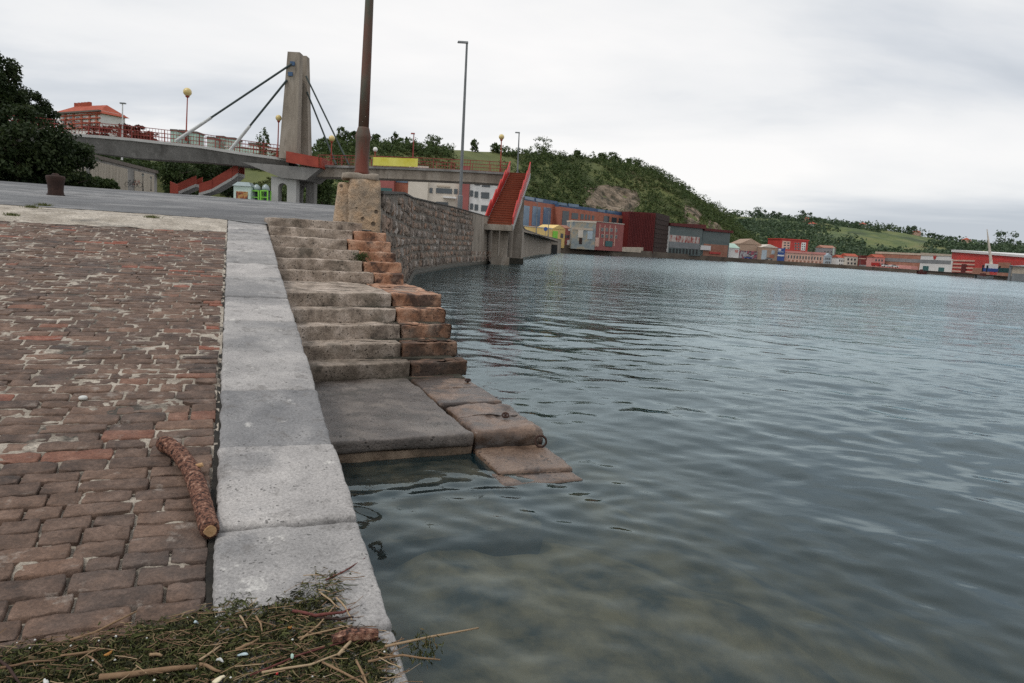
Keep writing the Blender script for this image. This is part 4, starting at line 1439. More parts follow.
# clipped hedge
P0 = at(66, 189, 52); P1 = at(112, 191, 56)
hd = MB()
for k in range(30):
    q = k / 29
    p = P0 * (1 - q) + P1 * q
    p[2] = float(zplaza(p[0], p[1])) + .75 - .1 * q
    leaf_cloud(hd, p, (.55, .9, .62 - .12 * q), 420, .085, 9, shell=.4)
o = hd.build('hedge', M_leaf_mid)
tag(o, 'rounded green hedge behind the black lantern post', 'hedge')
# russet shrub above the deck
for i, (px, yb, D, r_) in enumerate([(107, 142, 150, 4.5), (128, 143, 155, 5.0), (146, 144, 160, 3.2)]):
    P = at(px, yb, D); mb = MB()
    leaf_cloud(mb, P + [0, 0, r_ * .35], (r_ * 1.2, r_, r_ * .5), 1500, .3, 14)
    o = mb.build('russet_shrub', M_leaf_red)
    tag(o, ['leftmost russet shrub behind the bridge rail under the flats', 'widest russet shrub behind the bridge rail', 'rightmost and smallest russet shrub behind the bridge rail'][i], 'shrub', 'russet shrubs behind the rail')

# ------------------------------------------------------------------ retaining wall and slope
rw0, rw1 = at(60, 152, 93), at(157, 174, 126)
rw = thing('retaining_wall', 'beige retaining wall with ribbed panels behind the footbridge', 'wall', (rw0[0], rw0[1], 4))
dv = (rw1 - rw0)[:2]; Lw = np.linalg.norm(dv); dv /= Lw; nv = np.array([dv[1], -dv[0]])
rwz = 10.5
mb = MB(); a_, b_ = rw0[:2], rw1[:2]
mb.hexa([(*a_, 3.5), (*b_, 3.5), (*(b_ - nv), 3.5), (*(a_ - nv), 3.5), (*a_, rwz), (*b_, rwz), (*(b_ - nv), rwz), (*(a_ - nv), rwz)])
mb.build('wall_body', M_conc_grey, rw)
mb = MB()
a2, b2 = a_ + nv * .2, b_ + nv * .2
mb.hexa([(*a2, rwz), (*b2, rwz), (*(b_ - nv), rwz), (*(a_ - nv), rwz), (*a2, rwz + .5), (*b2, rwz + .5), (*(b_ - nv), rwz + .5), (*(a_ - nv), rwz + .5)])
mb.build('coping', M_wallcap, rw)
for (u0, u1) in [(.02, .2), (.24, .62), (.7, .95)]:
    mb = MB()
    n = int((u1 - u0) * Lw / .5)
    for k in range(n):
        q = a_ + dv * (Lw * (u0 + (u1 - u0) * (k + .5) / n)) + nv * .06
        mb.box((q[0], q[1], 6.9), (.40, .14, 6.4), math.atan2(dv[1], dv[0]))
    mb.build('ribbed_panel', M_panel, rw)
# little white sign post / railing on the slope
P = at(122, 160, 112)
ws = thing('white_post_lamp', 'white street lamp post rising behind the bridge deck beside the red roofed flats', 'street lamp', P)
Pt_ = at(122.6, 104, 112)
mb = MB(); mb.tube([P, P + (Pt_ - P) * .5, Pt_], [.14, .11, .08], 10); mb.build('post', M_sleeve, ws)
mb = MB(); mb.box((Pt_[0] + .05, Pt_[1], Pt_[2] + .1), (.8, .4, .18)); mb.build('lamp_head', M_steel, ws)

# ------------------------------------------------------------------ footbridge
PY = at(292, 155, 85)
fb = thing('footbridge', 'cable stayed concrete footbridge with red railings and a tall pylon', 'bridge', (PY[0], 85, 4.5))
FYD = 85.0


def deck_pts(tab):
    return [at(px, py, D) for px, py, D in tab]


# left span: lens-shaped box girder (top edge, bottom edge) in true depth
ltop = deck_pts([(-70, 123, 78), (-20, 126, 80), (30, 129.6, 82), (66, 133.3, 83.5), (100, 135.6, 84.5), (132, 138.3, 85), (165, 142, 85.5), (200, 145.6, 86), (240, 152, 86), (288, 158.5, 86)])
lth = [.9, 1.0, 1.25, 1.7, 1.95, 2.1, 1.95, 1.75, 1.5, 1.25]
W_ = 4.2
mb = MB()
secs = []
for p, t in zip(ltop, lth):
    secs.append([p + [0, 0, -.32], p + [0, .9, -t], p + [0, W_ - .9, -t], p + [0, W_, -.32], p + [0, W_, -.3], p + [0, 0, -.3]])
secs = [s + [s[0]] for s in secs]
mb.grid(np.array(secs))
mb.build('girder', M_conc_grey, fb, smooth=False)
mb = MB()
for p, q in zip(ltop[:-1], ltop[1:]):
    e = np.array([0, -.25, 0]); g = np.array([0, W_ + .25, 0])
    mb.hexa([p + e - [0, 0, .3], q + e - [0, 0, .3], q + g - [0, 0, .3], p + g - [0, 0, .3], p + e, q + e, q + g, p + g])
mb.build('deck', M_conc_light, fb)
rtop = deck_pts([(300, 162, 86), (318, 165, 86), (365, 166, 86), (400, 167.2, 86), (433, 168.5, 86), (470, 170.3, 86), (508, 172.6, 86), (528, 173.4, 86)])
mb = MB()
for p, q in zip(rtop[:-1], rtop[1:]):
    mb.hexa([p + [0, .25, -1.3], q + [0, .25, -1.3], q + [0, 3.6, -1.3], p + [0, 3.6, -1.3], p + [0, .25, -.26], q + [0, .25, -.26], q + [0, 3.6, -.26], p + [0, 3.6, -.26]])
mb.build('girder', M_conc, fb)
mb = MB()
for p, q in zip(rtop[:-1], rtop[1:]):
    e = np.array([0, -.05, 0]); g = np.array([0, 3.9, 0])
    mb.hexa([p + e - [0, 0, .25], q + e - [0, 0, .25], q + g - [0, 0, .25], p + g - [0, 0, .25], p + e, q + e, q + g, p + g])
mb.build('deck', M_conc_grey, fb)
# haunch and arched piers under the pylon
mb = MB()
h0, h1, h2, h3 = at(242, 162, 84.5), at(320, 168.5, 84.5), at(306, 180, 84.5), at(282, 178, 84.5)
mb.prism([h0, h3, h2, h1], (0, 6, 0))
mb.build('haunch', M_conc_grey, fb)


def arch_leg(x0, x1, D, ytop, o0, o1, otop, thick=1.4, zb=4.0):
    a_, b_ = at(x0, 190, D), at(x1, 190, D)
    zt = at((x0 + x1) / 2, ytop, D)[2]
    ox0, ox1 = at(o0, 190, D)[0], at(o1, 190, D)[0]
    zo = at((o0 + o1) / 2, otop, D)[2]
    r = (ox1 - ox0) / 2
    pts_in = []
    for k in range(11):
        an = math.pi - math.pi * k / 10
        pts_in.append(((ox0 + ox1) / 2 + r * math.cos(an), zo - r + r * math.sin(an)))
    prof = [(a_[0], zb), (a_[0], zt), (b_[0], zt), (b_[0], zb), (ox1, zb)] + [(p[0], p[1]) for p in reversed(pts_in)] + [(ox0, zb)]
    mb = MB()
    # triangulate as left post, right post, and head strips
    mb.hexa([(a_[0], D, zb), (ox0, D, zb), (ox0, D + thick, zb), (a_[0], D + thick, zb), (a_[0], D, zt), (ox0, D, zt), (ox0, D + thick, zt), (a_[0], D + thick, zt)])
    mb.hexa([(ox1, D, zb), (b_[0], D, zb), (b_[0], D + thick, zb), (ox1, D + thick, zb), (ox1, D, zt), (b_[0], D, zt), (b_[0], D + thick, zt), (ox1, D + thick, zt)])
    for p, q in zip(pts_in[:-1], pts_in[1:]):
        mb.hexa([(p[0], D, p[1]), (q[0], D, q[1]), (q[0], D + thick, q[1]), (p[0], D + thick, p[1]), (p[0], D, zt), (q[0], D, zt), (q[0], D + thick, zt), (p[0], D + thick, zt)])
    return mb


arch_leg(271, 296, 85, 177, 278, 287, 183).build('arched_pier', M_conc_light, fb)
arch_leg(296.5, 314, 88.2, 179, 300, 306, 186).build('arched_pier', M_conc_grey, fb)


def tleg(t0, t1, yt, b0, b1, yb, D, thk):
    A, B = at(b0, yb, D), at(b1, yb, D)
    Tt, Tu = at(t0, yt, D), at(t1, yt, D)
    z1 = Tt[2]; z0 = A[2]
    mb = MB()
    mb.hexa([(A[0], D, z0), (B[0], D, z0), (B[0], D + thk, z0), (A[0], D + thk, z0), (Tt[0], D, z1), (Tu[0], D, z1), (Tu[0], D + thk * .8, z1), (Tt[0], D + thk * .8, z1)])
    return mb


mb = tleg(287.6, 299.8, 51.5, 278.5, 296.5, 158, 85, 1.5)
mb.build('pylon_leg', M_conc, fb)
mb = tleg(301.2, 306.6, 55.5, 296.2, 308.5, 158, 88, 1.5)
mb.build('pylon_leg', M_conc, fb)
A = at(297, 66, 86.2)
mb = MB(); mb.hexa([at(293, 150, 86.6), at(300, 150, 86.6), at(300, 150, 87.9), at(293, 150, 87.9), at(297.5, 80, 86.6), at(303, 80, 86.6), at(303, 80, 87.9), at(297.5, 80, 87.9)])
mb.build('pylon_web', M_conc, fb)
for px, py in ((292.5, 63.5), (290.5, 74)):
    mb = MB(); q = at(px, py, 84.93); mb.box(q, (.5, .2, .42)); mb.build('anchor_plate', M_blue, fb)
# red balcony around the pylon foot
mb = MB()
b0, b1, b2, b3 = at(286, 151, 84.2), at(318, 157, 84.2), at(318.5, 167.5, 84.2), at(286, 162, 84.2)
mb.prism([b3, b2, b1, b0], (0, .3, 0))
mb.build('balcony_panel', M_red, fb)
mb = MB()
c0_, c1_ = at(318, 157, 84.2), at(318.5, 167.5, 84.2)
mb.hexa([(c1_[0], 84.5, c1_[2]), (c1_[0] + .25, 84.5, c1_[2]), (c1_[0] + .25, 90, c1_[2]), (c1_[0], 90, c1_[2]), (c1_[0], 84.5, c0_[2]), (c1_[0] + .25, 84.5, c0_[2]), (c1_[0] + .25, 90, c0_[2]), (c1_[0], 90, c0_[2])])
mb.build('balcony_panel', M_red, fb)
# stay cables
for (x0, y0, x1, y1, f0, da, db) in [(292, 63.7, 176, 141, .69, 84.9, 85.6), (287, 80, 230, 150.5, .64, 84.9, 86), (306, 76, 349, 165, 2, 88, 86), (307, 92, 336, 164.5, 2, 88, 86)]:
    a_, b_ = at(x0, y0, da), at(x1, y1, db)
    mb = MB(); mb.tube([a_, b_], .125 if f0 < 2 else .1, 8); cab = mb.build('stay_cable', M_cable, fb)
    if f0 < 2:
        mb = MB(); mb.tube([a_ + (b_ - a_) * f0, b_ - (b_ - a_) * .001], [.17, .2], 10); mb.build('anchor_sleeve', M_sleeve, cab)
# railings


def railing(pts, h, step, par, m, offy=0, mid=2, bal=True, name='railing'):
    mb = MB()
    pts = [np.asarray(p) + [0, offy, 0] for p in pts]
    for p, q in zip(pts[:-1], pts[1:]):
        for k in range(mid + 1):
            z = h * (k + 1) / (mid + 1)
            mb.beam(p + [0, 0, z], q + [0, 0, z], .07 if k == mid else .045, .07 if k == mid else .045)
        Ld = np.linalg.norm(q - p)
        n = max(1, int(Ld / step))
        for k in range(n):
            r = p + (q - p) * (k / n)
            mb.beam(r, r + [0, 0, h], .08, .08, up=(0, 1, 0))
        if bal:
            nb = int(Ld / .32)
            for k in range(nb):
                r = p + (q - p) * (k / nb)
                mb.beam(r + [0, 0, .1], r + [0, 0, h], .026, .026, up=(0, 1, 0))
    return mb.build(name, m, par)


railing(ltop, 1.35, 2.0, fb, M_redrail, -.1)
railing(ltop, 1.35, 2.0, fb, M_redrail, W_ + .1)
railing(rtop[1:-1], 1.15, 2.0, fb, M_redrail, .05)
railing(rtop[1:-1], 1.15, 2.0, fb, M_redrail, 3.7)

# yellow banner tied to the rail
a_, b_ = at(373, 166, 85.85), at(417.5, 167.6, 85.85)
mb = MB(); mb.hexa([a_ + [0, 0, .08], b_ + [0, 0, .08], b_ + [0, .05, .08], a_ + [0, .05, .08], a_ + [0, 0, 1.02], b_ + [0, 0, 1.02], b_ + [0, .05, 1.02], a_ + [0, .05, 1.02]])
o = mb.build('yellow_banner', M_yellow)
tag(o, 'long bright yellow banner hanging on the bridge railing', 'banner')

# red flight of stairs down to the quay
tL, tR = at(510.6, 172.8, 86.3), at(528.5, 173.2, 86.3)
bL, bR = at(486.3, 223.8, 72.5), at(511.2, 224.8, 72.5)
bs_ = thing('bridge_stairs', 'steep red flight of stairs from the footbridge down to the quay wall', 'stairs', (bL[0], bL[1], 0))
mb = MB()
NST = 24
for k in range(NST):
    f0, f1 = k / NST, (k + 1) / NST
    l0, r0 = tL + (bL - tL) * f0, tR + (bR - tR) * f0
    l1, r1 = tL + (bL - tL) * f1, tR + (bR - tR) * f1
    zt = l0[2] - .02
    zb = l1[2]
    mb.hexa([(l1[0], l1[1], zb - .45), (r1[0], r1[1], zb - .45), (r0[0], r0[1], zb - .3), (l0[0], l0[1], zb - .3), (l1[0], l1[1], zt - .17 * 0 - (zt - zb) * .0), (r1[0], r1[1], zt), (r0[0], r0[1], zt), (l0[0], l0[1], zt)], .8)
    mb.hexa([(l1[0] + .05, l1[1] - .05, zt - .07), (r1[0] - .05, r1[1] - .05, zt - .07), (r1[0] - .05, r1[1] + .1, zt - .07), (l1[0] + .05, l1[1] + .1, zt - .07), (l1[0] + .05, l1[1] - .05, zt + .012), (r1[0] - .05, r1[1] - .05, zt + .012), (r1[0] - .05, r1[1] + .1, zt + .012), (l1[0] + .05, l1[1] + .1, zt + .012)], 0)
mb.build('flight', M_redtile, bs_)
for (t_, b__, sx) in ((tL, bL, -1), (tR, bR, 1)):
    mb = MB(); ms = MB()
    off = np.array([sx * .14, 0, 0])
    nseg = 5
    for k in range(nseg):
        f0, f1 = k / nseg, (k + 1) / nseg
        p0, p1 = t_ + (b__ - t_) * f0 + off, t_ + (b__ - t_) * f1 + off
        h0_, h1_ = 1.25, 1.0
        mb.hexa([p1 + [-.06, 0, .02], p1 + [.06, 0, .02], p0 + [.06, 0, .02], p0 + [-.06, 0, .02], p1 + [-.06, 0, .78], p1 + [.06, 0, .78], p0 + [.06, 0, 1.3], p0 + [-.06, 0, 1.3]])
        ms.hexa([p1 + [-.1, 0, -.55], p1 + [.1, 0, -.55], p0 + [.1, 0, -.55], p0 + [-.1, 0, -.55], p1 + [-.1, 0, .04], p1 + [.1, 0, .04], p0 + [.1, 0, .04], p0 + [-.1, 0, .04]])
    mb.build('parapet', M_brightred, bs_)
    ms.build('stringer', M_conc_light, bs_)
mb = MB()
q0, q1 = at(478, 224.2, 71.2), at(512.5, 226.2, 71.2)
mb.hexa([(q0[0], 70.8, bL[2] - .6), (q1[0], 70.8, bL[2] - .6), (q1[0], 74.5, bL[2] - .6), (q0[0], 74.5, bL[2] - .6), (q0[0], 70.8, bL[2] - .03), (q1[0], 70.8, bL[2] - .03), (q1[0], 74.5, bL[2] - .03), (q0[0], 74.5, bL[2] - .03)])
mb.build('landing_slab', M_conc, bs_)
# piers standing in the water
a_ = at(513, 232, 79.5); b_ = at(522.5, 232, 79.5)
zt = at(517, 196, 79.5)[2]
mb = MB(); mb.hexa([(a_[0], 79.5, -1.5), (b_[0], 79.5, -1.5), (b_[0], 80.9, -1.5), (a_[0], 80.9, -1.5), (a_[0] + .1, 79.5, zt - .8), (b_[0], 79.5, zt), (b_[0], 80.9, zt), (a_[0] + .1, 80.9, zt - .8)])
mb.build('tall_pier', M_conc, bs_)
mb = MB(); mb.box(((a_[0] + b_[0]) / 2, 80.1, .1), (1.6, 2.2, 1.0)); mb.build('pier_footing', M_darkstone, bs_)
for x0, x1 in ((492, 498), (500, 508)):
    p, q = at(x0, 240, 72.2), at(x1, 240, 72.2)
    mb = MB(); mb.hexa([(p[0], 72.2, -1.2), (q[0], 72.2, -1.2), (q[0], 73.4, -1.2), (p[0], 73.4, -1.2), (p[0], 72.2, bL[2] - .6), (q[0], 72.2, bL[2] - .6), (q[0], 73.4, bL[2] - .6), (p[0], 73.4, bL[2] - .6)])
    mb.build('short_pier', M_conc, bs_)
p, q = at(491, 258, 71.5), at(509, 259, 71.5)
mb = MB(); mb.hexa([(p[0], 71.6, -1.2), (q[0], 71.6, -1.2), (q[0], 74, -1.2), (p[0], 74, -1.2), (p[0], 71.6, .75), (q[0], 71.6, .75), (q[0], 74, .75), (p[0], 74, .75)])
mb.build('pier_footing', M_conc, bs_)

# red ramp stairs under the left span
rs = thing('red_ramp_stairs', 'red walled stairs with white stringer turning up under the left bridge span', 'stairs', at(200, 196, 88))


def flight(par, A, B, hp, wid, m_par, m_str, nm='balustrade'):
    for dy in (0, wid):
        mb = MB()
        a_, b_ = np.array(A) + [0, dy, 0], np.array(B) + [0, dy, 0]
        mb.hexa([a_, b_, b_ + [0, .12, 0], a_ + [0, .12, 0], a_ + [0, 0, hp], b_ + [0, 0, hp], b_ + [0, .12, hp], a_ + [0, .12, hp]])
        mb.build(nm, m_par, par)
    mb = MB()
    a_, b_ = np.array(A), np.array(B)
    mb.hexa([a_ + [0, -.1, -.35], b_ + [0, -.1, -.35], b_ + [0, wid + .2, -.35], a_ + [0, wid + .2, -.35], a_ + [0, -.1, -.003], b_ + [0, -.1, -.003], b_ + [0, wid + .2, -.003], a_ + [0, wid + .2, -.003]])
    mb.build('stringer', m_str, par)


flight(rs, at(199, 193, 88), at(212, 189, 88), 1.1, 2.0, M_red, M_conc_light)
flight(rs, at(212.3, 188.9, 88), at(232, 177.5, 88), 1.2, 2.0, M_red, M_conc_light)
flight(rs, at(232.3, 177.3, 88), at(238, 173, 88), 1.2, 2.0, M_red, M_conc_light)
flight(rs, at(174, 193.5, 89.5), at(196, 184, 89.5), 1.0, 1.8, M_red, M_conc_light)
a_ = at(170, 194, 87.5)
mb = MB(); b_ = at(178, 194, 87.5)
mb.hexa([a_, b_, b_ + [0, .15, 0], a_ + [0, .15, 0], a_ + [0, 0, 1.5], b_ + [0, 0, 1.1], b_ + [0, .15, 1.1], a_ + [0, .15, 1.5]])
mb.build('end_panel', M_red, rs)

# kiosks beside the arches
ks = thing('kiosk', 'pale green kiosk with poster panel beside the arched bridge pier', 'kiosk', at(242, 205, 80))
D = 80
a_, b_ = at(233.5, 203, D), at(250.5, 204, D)
zt = at(242, 186, D)[2]; zb = 4.0
mb = MB(); mb.hexa([(a_[0], D, zb), (b_[0], D, zb), (b_[0], D + 1.6, zb), (a_[0], D + 1.6, zb), (a_[0], D, zt), (b_[0], D, zt), (b_[0], D + 1.6, zt), (a_[0], D + 1.6, zt)]); mb.build('body', M_kioskw, ks)
p, q = at(236, 202.5, D - .04), at(247.5, 203, D - .04); z1 = at(242, 191.5, D)[2]
mb = MB(); mb.hexa([(p[0], D - .05, zb + .1), (q[0], D - .05, zb + .1), (q[0], D + .02, zb + .1), (p[0], D + .02, zb + .1), (p[0], D - .05, z1), (q[0], D - .05, z1), (q[0], D + .02, z1), (p[0], D + .02, z1)]); mb.build('poster', M_poster, ks)
mb = MB(); mb.hexa([(a_[0] - .1, D - .15, zt), (b_[0] + .1, D - .15, zt), (b_[0] + .1, D + 1.7, zt), (a_[0] - .1, D + 1.7, zt), (a_[0] + .3, D + .3, zt + .45), (b_[0] - .3, D + .3, zt + .45), (b_[0] - .3, D + 1.2, zt + .45), (a_[0] + .3, D + 1.2, zt + .45)]); mb.build('roof', M_dome, ks)
for (x0, x1, lab) in ((250.8, 259, 'left of two lime framed booths with grey domes beside the kiosk'), (260, 268, 'right of two lime framed booths with grey domes near the arch')):
    kb = thing('dome_booth', lab, 'booth', at((x0 + x1) / 2, 205, D + .5), 'lime framed booths')
    p, q = at(x0, 203, D + .5)[0], at(x1, 203, D + .5)[0]
    zt = at(x0, 190, D + .5)[2]
    mb = MB()
    for xx in (p + .06, q - .06):
        for yy in (D + .5, D + 1.5):
            mb.box((xx, yy, (zb + zt) / 2), (.13, .13, zt - zb))
    mb.box(((p + q) / 2, D + .5, zt - .06), (q - p, .12, .12)); mb.box(((p + q) / 2, D + .5, zt - .75), (q - p, .12, .1))
    mb.build('frame', M_green, kb)
    mb = MB(); r = (q - p) / 2
    mb.lathe(((p + q) / 2, D + 1.0, zt), [(r, 0), (r * .95, .25), (r * .72, .5), (r * .3, .64), (.02, .68)], 14); mb.build('dome', M_dome, kb, smooth=True)
    mb = MB(); mb.box(((p + q) / 2, D + 1.4, (zb + zt) / 2), (q - p - .2, .06, zt - zb - .1)); mb.build('back_panel', M_glass, kb)

# ------------------------------------------------------------------ lamps


def globe_lamp(px, yt, yb, D, label, rpx, mpost=M_red, mg=M_globe, group='globe lamps along the footbridge'):
    B = at(px, yb, D); T = at(px + (yb - yt) * .03, yt, D)
    o = thing('globe_lamp', label, 'lamp post', B, group)
    r = rpx * D / F
    mb = MB(); mb.tube([B, B + (T - B) * .06, B + (T - B) * .07, T - [0, 0, r]], [.13, .13, .085, .06], 8); mb.build('post', mpost, o)
    mb = MB(); pr = [(max(.02, r * math.sin(math.pi * k / 8)), -r * math.cos(math.pi * k / 8)) for k in range(9)]
    mb.lathe(T, pr, 14); mb.build('globe', mg, o, smooth=True)
    mb = MB(); mb.lathe(T - [0, 0, r * 1.1], [(.06, -.15), (r * .5, 0), (r * .5, .08)], 10); mb.build('collar', mpost, o)
    return o


globe_lamp(186, 92, 141, 85.9, 'tall red post with yellow globe on the left span beside the long cable foot', 4.0)
globe_lamp(277.5, 118, 157, 85.6, 'red post with yellow globe just left of the pylon', 3.0)
globe_lamp(331, 138.5, 164.5, 86.2, 'short red post with yellow globe between the pylon and the mast', 3.0)
globe_lamp(374.8, 149.5, 166, 89.6, 'little post with white globe at the left end of the yellow banner', 2.3, mg=M_globew)
globe_lamp(500.5, 137, 171.5, 86.3, 'red post with yellow globe at the top of the red bridge stairs', 2.7)


def head_lamp(px, yt, yb, D, label, hw, mpost=M_steel, r=.09, group='lamp posts with flat heads', arm=-1, zb=None):
    B = at(px, yb, D); T = at(px + (yb - yt) * .043, yt, D)
    o = thing('street_lamp', label, 'street lamp', B, group)
    mb = MB(); mb.tube([B, B + (T - B) * .12, B + (T - B) * .125, T], [r * 1.5, r * 1.5, r, r * .6], 10); mb.build('post', mpost, o)
    mb = MB(); w_ = hw * D / F
    mb.hexa([T + [min(0, arm * w_), -.14, -.03], T + [max(.1, arm * w_), -.14, -.03], T + [max(.1, arm * w_), .14, -.03], T + [min(0, arm * w_), .14, -.03],
             T + [min(0, arm * w_) + .05, -.1, .12], T + [max(.1, arm * w_), -.1, .12], T + [max(.1, arm * w_), .1, .12], T + [min(0, arm * w_) + .05, .1, .12]]); mb.build('lamp_head', mpost, o)
    return o


head_lamp(459.5, 43, 216, 64, 'very tall grey street lamp standing behind the rubble wall', 9, r=.15)
head_lamp(517.2, 133, 178, 100, 'thin grey street lamp rising behind the top of the red stairs', 4, r=.12)
head_lamp(412.5, 134, 167, 89.5, 'red post with flat grey lamp head right of the yellow banner middle', 3, mpost=M_redrail, r=.09)
head_lamp(536, 203, 236, 180, 'slim grey lamp post right of the bridge stair pier before the blue windows', 2, r=.12)
head_lamp(548, 208, 238, 215, 'slim grey lamp post beside the yellow shed', 2, r=.12)


def lantern(px, yt, yb, D, label):
    B = at(px, yb, D); T = at(px, yt, D)
    if D < 70: B[2] = float(zplaza(B[0], B[1]))
    o = thing('lantern_post', label, 'lantern', B, 'black lanterns on the quay')
    h_ = T[2] - B[2]
    k = h_ / 4.0
    mb = MB(); mb.lathe(B, [(.16 * k, 0), (.16 * k, .35 * k), (.08 * k, .5 * k), (.055 * k, h_ - .85 * k), (.09 * k, h_ - .8 * k)], 10); mb.build('post', M_black, o)
    mb = MB(); mb.lathe(B + [0, 0, h_ - .8 * k], [(.12 * k, 0), (.24 * k, .45 * k)], 4); mb.build('glass', M_lglass, o)
    mb = MB(); mb.lathe(B + [0, 0, h_ - .36 * k], [(.32 * k, 0), (.28 * k, .06 * k), (.1 * k, .22 * k), (.07 * k, .3 * k), (.02, .36 * k)], 8); mb.build('cap', M_black, o)


lantern(83.5, 145.5, 187, 50, 'black lantern post in front of the green hedge')
lantern(143, 173, 191, 106, 'small distant black lantern by the bicycles')
lantern(151, 176, 191, 112, 'small black lantern right of the other by the retaining wall end')
# bicycles leaning by the wall
for i, px in enumerate((131, 136)):
    P = at(px, 191.5, 100)
    o = thing('bicycle', ['left of two dark bicycles parked against the ribbed wall', 'right of two dark bicycles parked against the ribbed wall'][i], 'bicycle', P, 'bicycles by the ribbed wall')
    for dx_ in (-.5, .5):
        mb = MB(); pts = [(P[0] + dx_ + .33 * math.cos(q), P[1] + .1 * i, P[2] + .9 + .33 * math.sin(q)) for q in np.linspace(0, 6.283, 15)]
        mb.tube(pts, .03, 5, caps=False); mb.build('wheel', M_black, o)
    mb = MB(); q = lambda x, z: (P[0] + x, P[1] + .1 * i, P[2] + .9 + z)
    for s_, e_ in [((-.5, 0), (-.15, .5)), ((-.15, .5), (.35, .5)), ((.35, .5), (0, 0)), ((0, 0), (-.15, .5)), ((-.5, 0), (0, 0)), ((.5, 0), (.35, .75))]:
        mb.tube([q(*s_), q(*e_)], .025, 5)
    mb.build('frame', M_redrail if i else M_black, o)
    mb = MB(); mb.box((P[0] - .18, P[1] + .1 * i, P[2] + 1.5), (.28, .14, .07)); mb.build('saddle', M_black, o)


# ------------------------------------------------------------------ buildings


class Bld:
    def __init__(self, name, label, cat, x0, d0, x1, d1, ytop, zb=None, thick=12, wall=None, group=None, ytop1=None, wallname='wall'):
        P0 = at(x0, hzy(x0), d0); P1 = at(x1, hzy(x1), d1)
        self.p0 = P0[:2]; self.p1 = P1[:2]
        d = self.p1 - self.p0; self.L = np.linalg.norm(d); self.d = d / self.L
        self.n = np.array([self.d[1], -self.d[0]])
        self.zb = zb if zb is not None else 2.6
        self.zt = at(x0, ytop, d0)[2]
        self.zt1 = at(x1, ytop1, d1)[2] if ytop1 is not None else self.zt
        self.th = thick
        self.o = thing(name, label, cat, (*(self.p0 + self.p1) / 2, self.zb), group)
        mb = MB(); self._blk(mb, 0, self.L, self.zb - 1, self.zt, 0, -thick, z1b=self.zt1)
        mb.build(wallname, wall, self.o)

    def _blk(self, mb, u0, u1, z0, z1, n0, n1, z1b=None):
        z1b = z1 if z1b is None else z1b
        q = lambda u, n: self.p0 + self.d * u + self.n * n
        a, b, c, e = q(u0, n0), q(u1, n0), q(u1, n1), q(u0, n1)
        mb.hexa([(*a, z0), (*b, z0), (*c, z0), (*e, z0), (*a, z1), (*b, z1b), (*c, z1b), (*e, z1)])

    def uz(self, px, py):
        r = ray(px, py)
        # intersect with facade plane
        den = r[0] * self.n[0] + r[1] * self.n[1]
        t = (self.p0[0] * self.n[0] + self.p0[1] * self.n[1]) / den
        P = np.array([0, 0, H]) + r * t
        return float(np.dot(P[:2] - self.p0, self.d)), float(P[2])

    def rect(self, name, x0, y0, x1, y1, m, out=.12, inn=.1, parent=None):
        xm, ym = (x0 + x1) / 2, (y0 + y1) / 2
        u0 = self.uz(x0, ym)[0]; u1 = self.uz(x1, ym)[0]; zt = self.uz(xm, y0)[1]; zb = self.uz(xm, y1)[1]
        mb = MB(); self._blk(mb, u0, u1, zb, zt, out, -inn)
        return mb.build(name, m, parent or self.o)

    def blk(self, name, u0, u1, z0, z1, n0, n1, m, z1b=None):
        mb = MB(); self._blk(mb, u0, u1, z0, z1, n0, n1, z1b)
        return mb.build(name, m, self.o)

    def gable(self, name, m, rise, over=.4, along=True):
        """pitched roof; along=True: ridge parallel to the facade"""
        q = lambda u, n: self.p0 + self.d * u + self.n * n
        mb = MB(); z = self.zt
        if along:
            e0, e1 = -over, self.L + over
            a, b, c, d_ = q(e0, over), q(e1, over), q(e1, -self.th - over), q(e0, -self.th - over)
            r0, r1 = q(e0, -self.th / 2), q(e1, -self.th / 2)
        else:
            a, b, c, d_ = q(-over, over), q(-over, -self.th), q(self.L + over, -self.th), q(self.L + over, over)
            r0, r1 = q(self.L / 2, over), q(self.L / 2, -self.th)
            mb.add([(*a, z), (*d_, z), (*c, z), (*b, z), (*r0, z + rise), (*r1, z + rise)], [(0, 1, 4), (2, 3, 5), (0, 4, 5, 3), (1, 2, 5, 4), (0, 3, 2, 1)])
            return mb.build(name, m, self.o)
        mb.add([(*a, z), (*b, z), (*c, z), (*d_, z), (*r0, z + rise), (*r1, z + rise)], [(0, 1, 5, 4), (2, 3, 4, 5), (1, 2, 5), (3, 0, 4), (3, 2, 1, 0)])
        return mb.build(name, m, self.o)

    def windows(self, x0, x1, nx, y0, y1, ny, fx=.6, fy=.6, m=None, slope=.0593, name='window'):
        for j in range(ny):
            for i in range(nx):
                cx = x0 + (x1 - x0) * (i + .5) / nx; cy = y0 + (y1 - y0) * (j + .5) / ny + (cx - x0) * slope
                wx = (x1 - x0) / nx * fx / 2; wy = (y1 - y0) / ny * fy / 2
                fr_ = self.rect(name, cx - wx * 1.25, cy - wy * 1.2, cx + wx * 1.25, cy + wy * 1.3, M_frame, out=.1)
                self.rect('pane', cx - wx, cy - wy, cx + wx, cy + wy, m or M_glass, out=.16, parent=fr_)


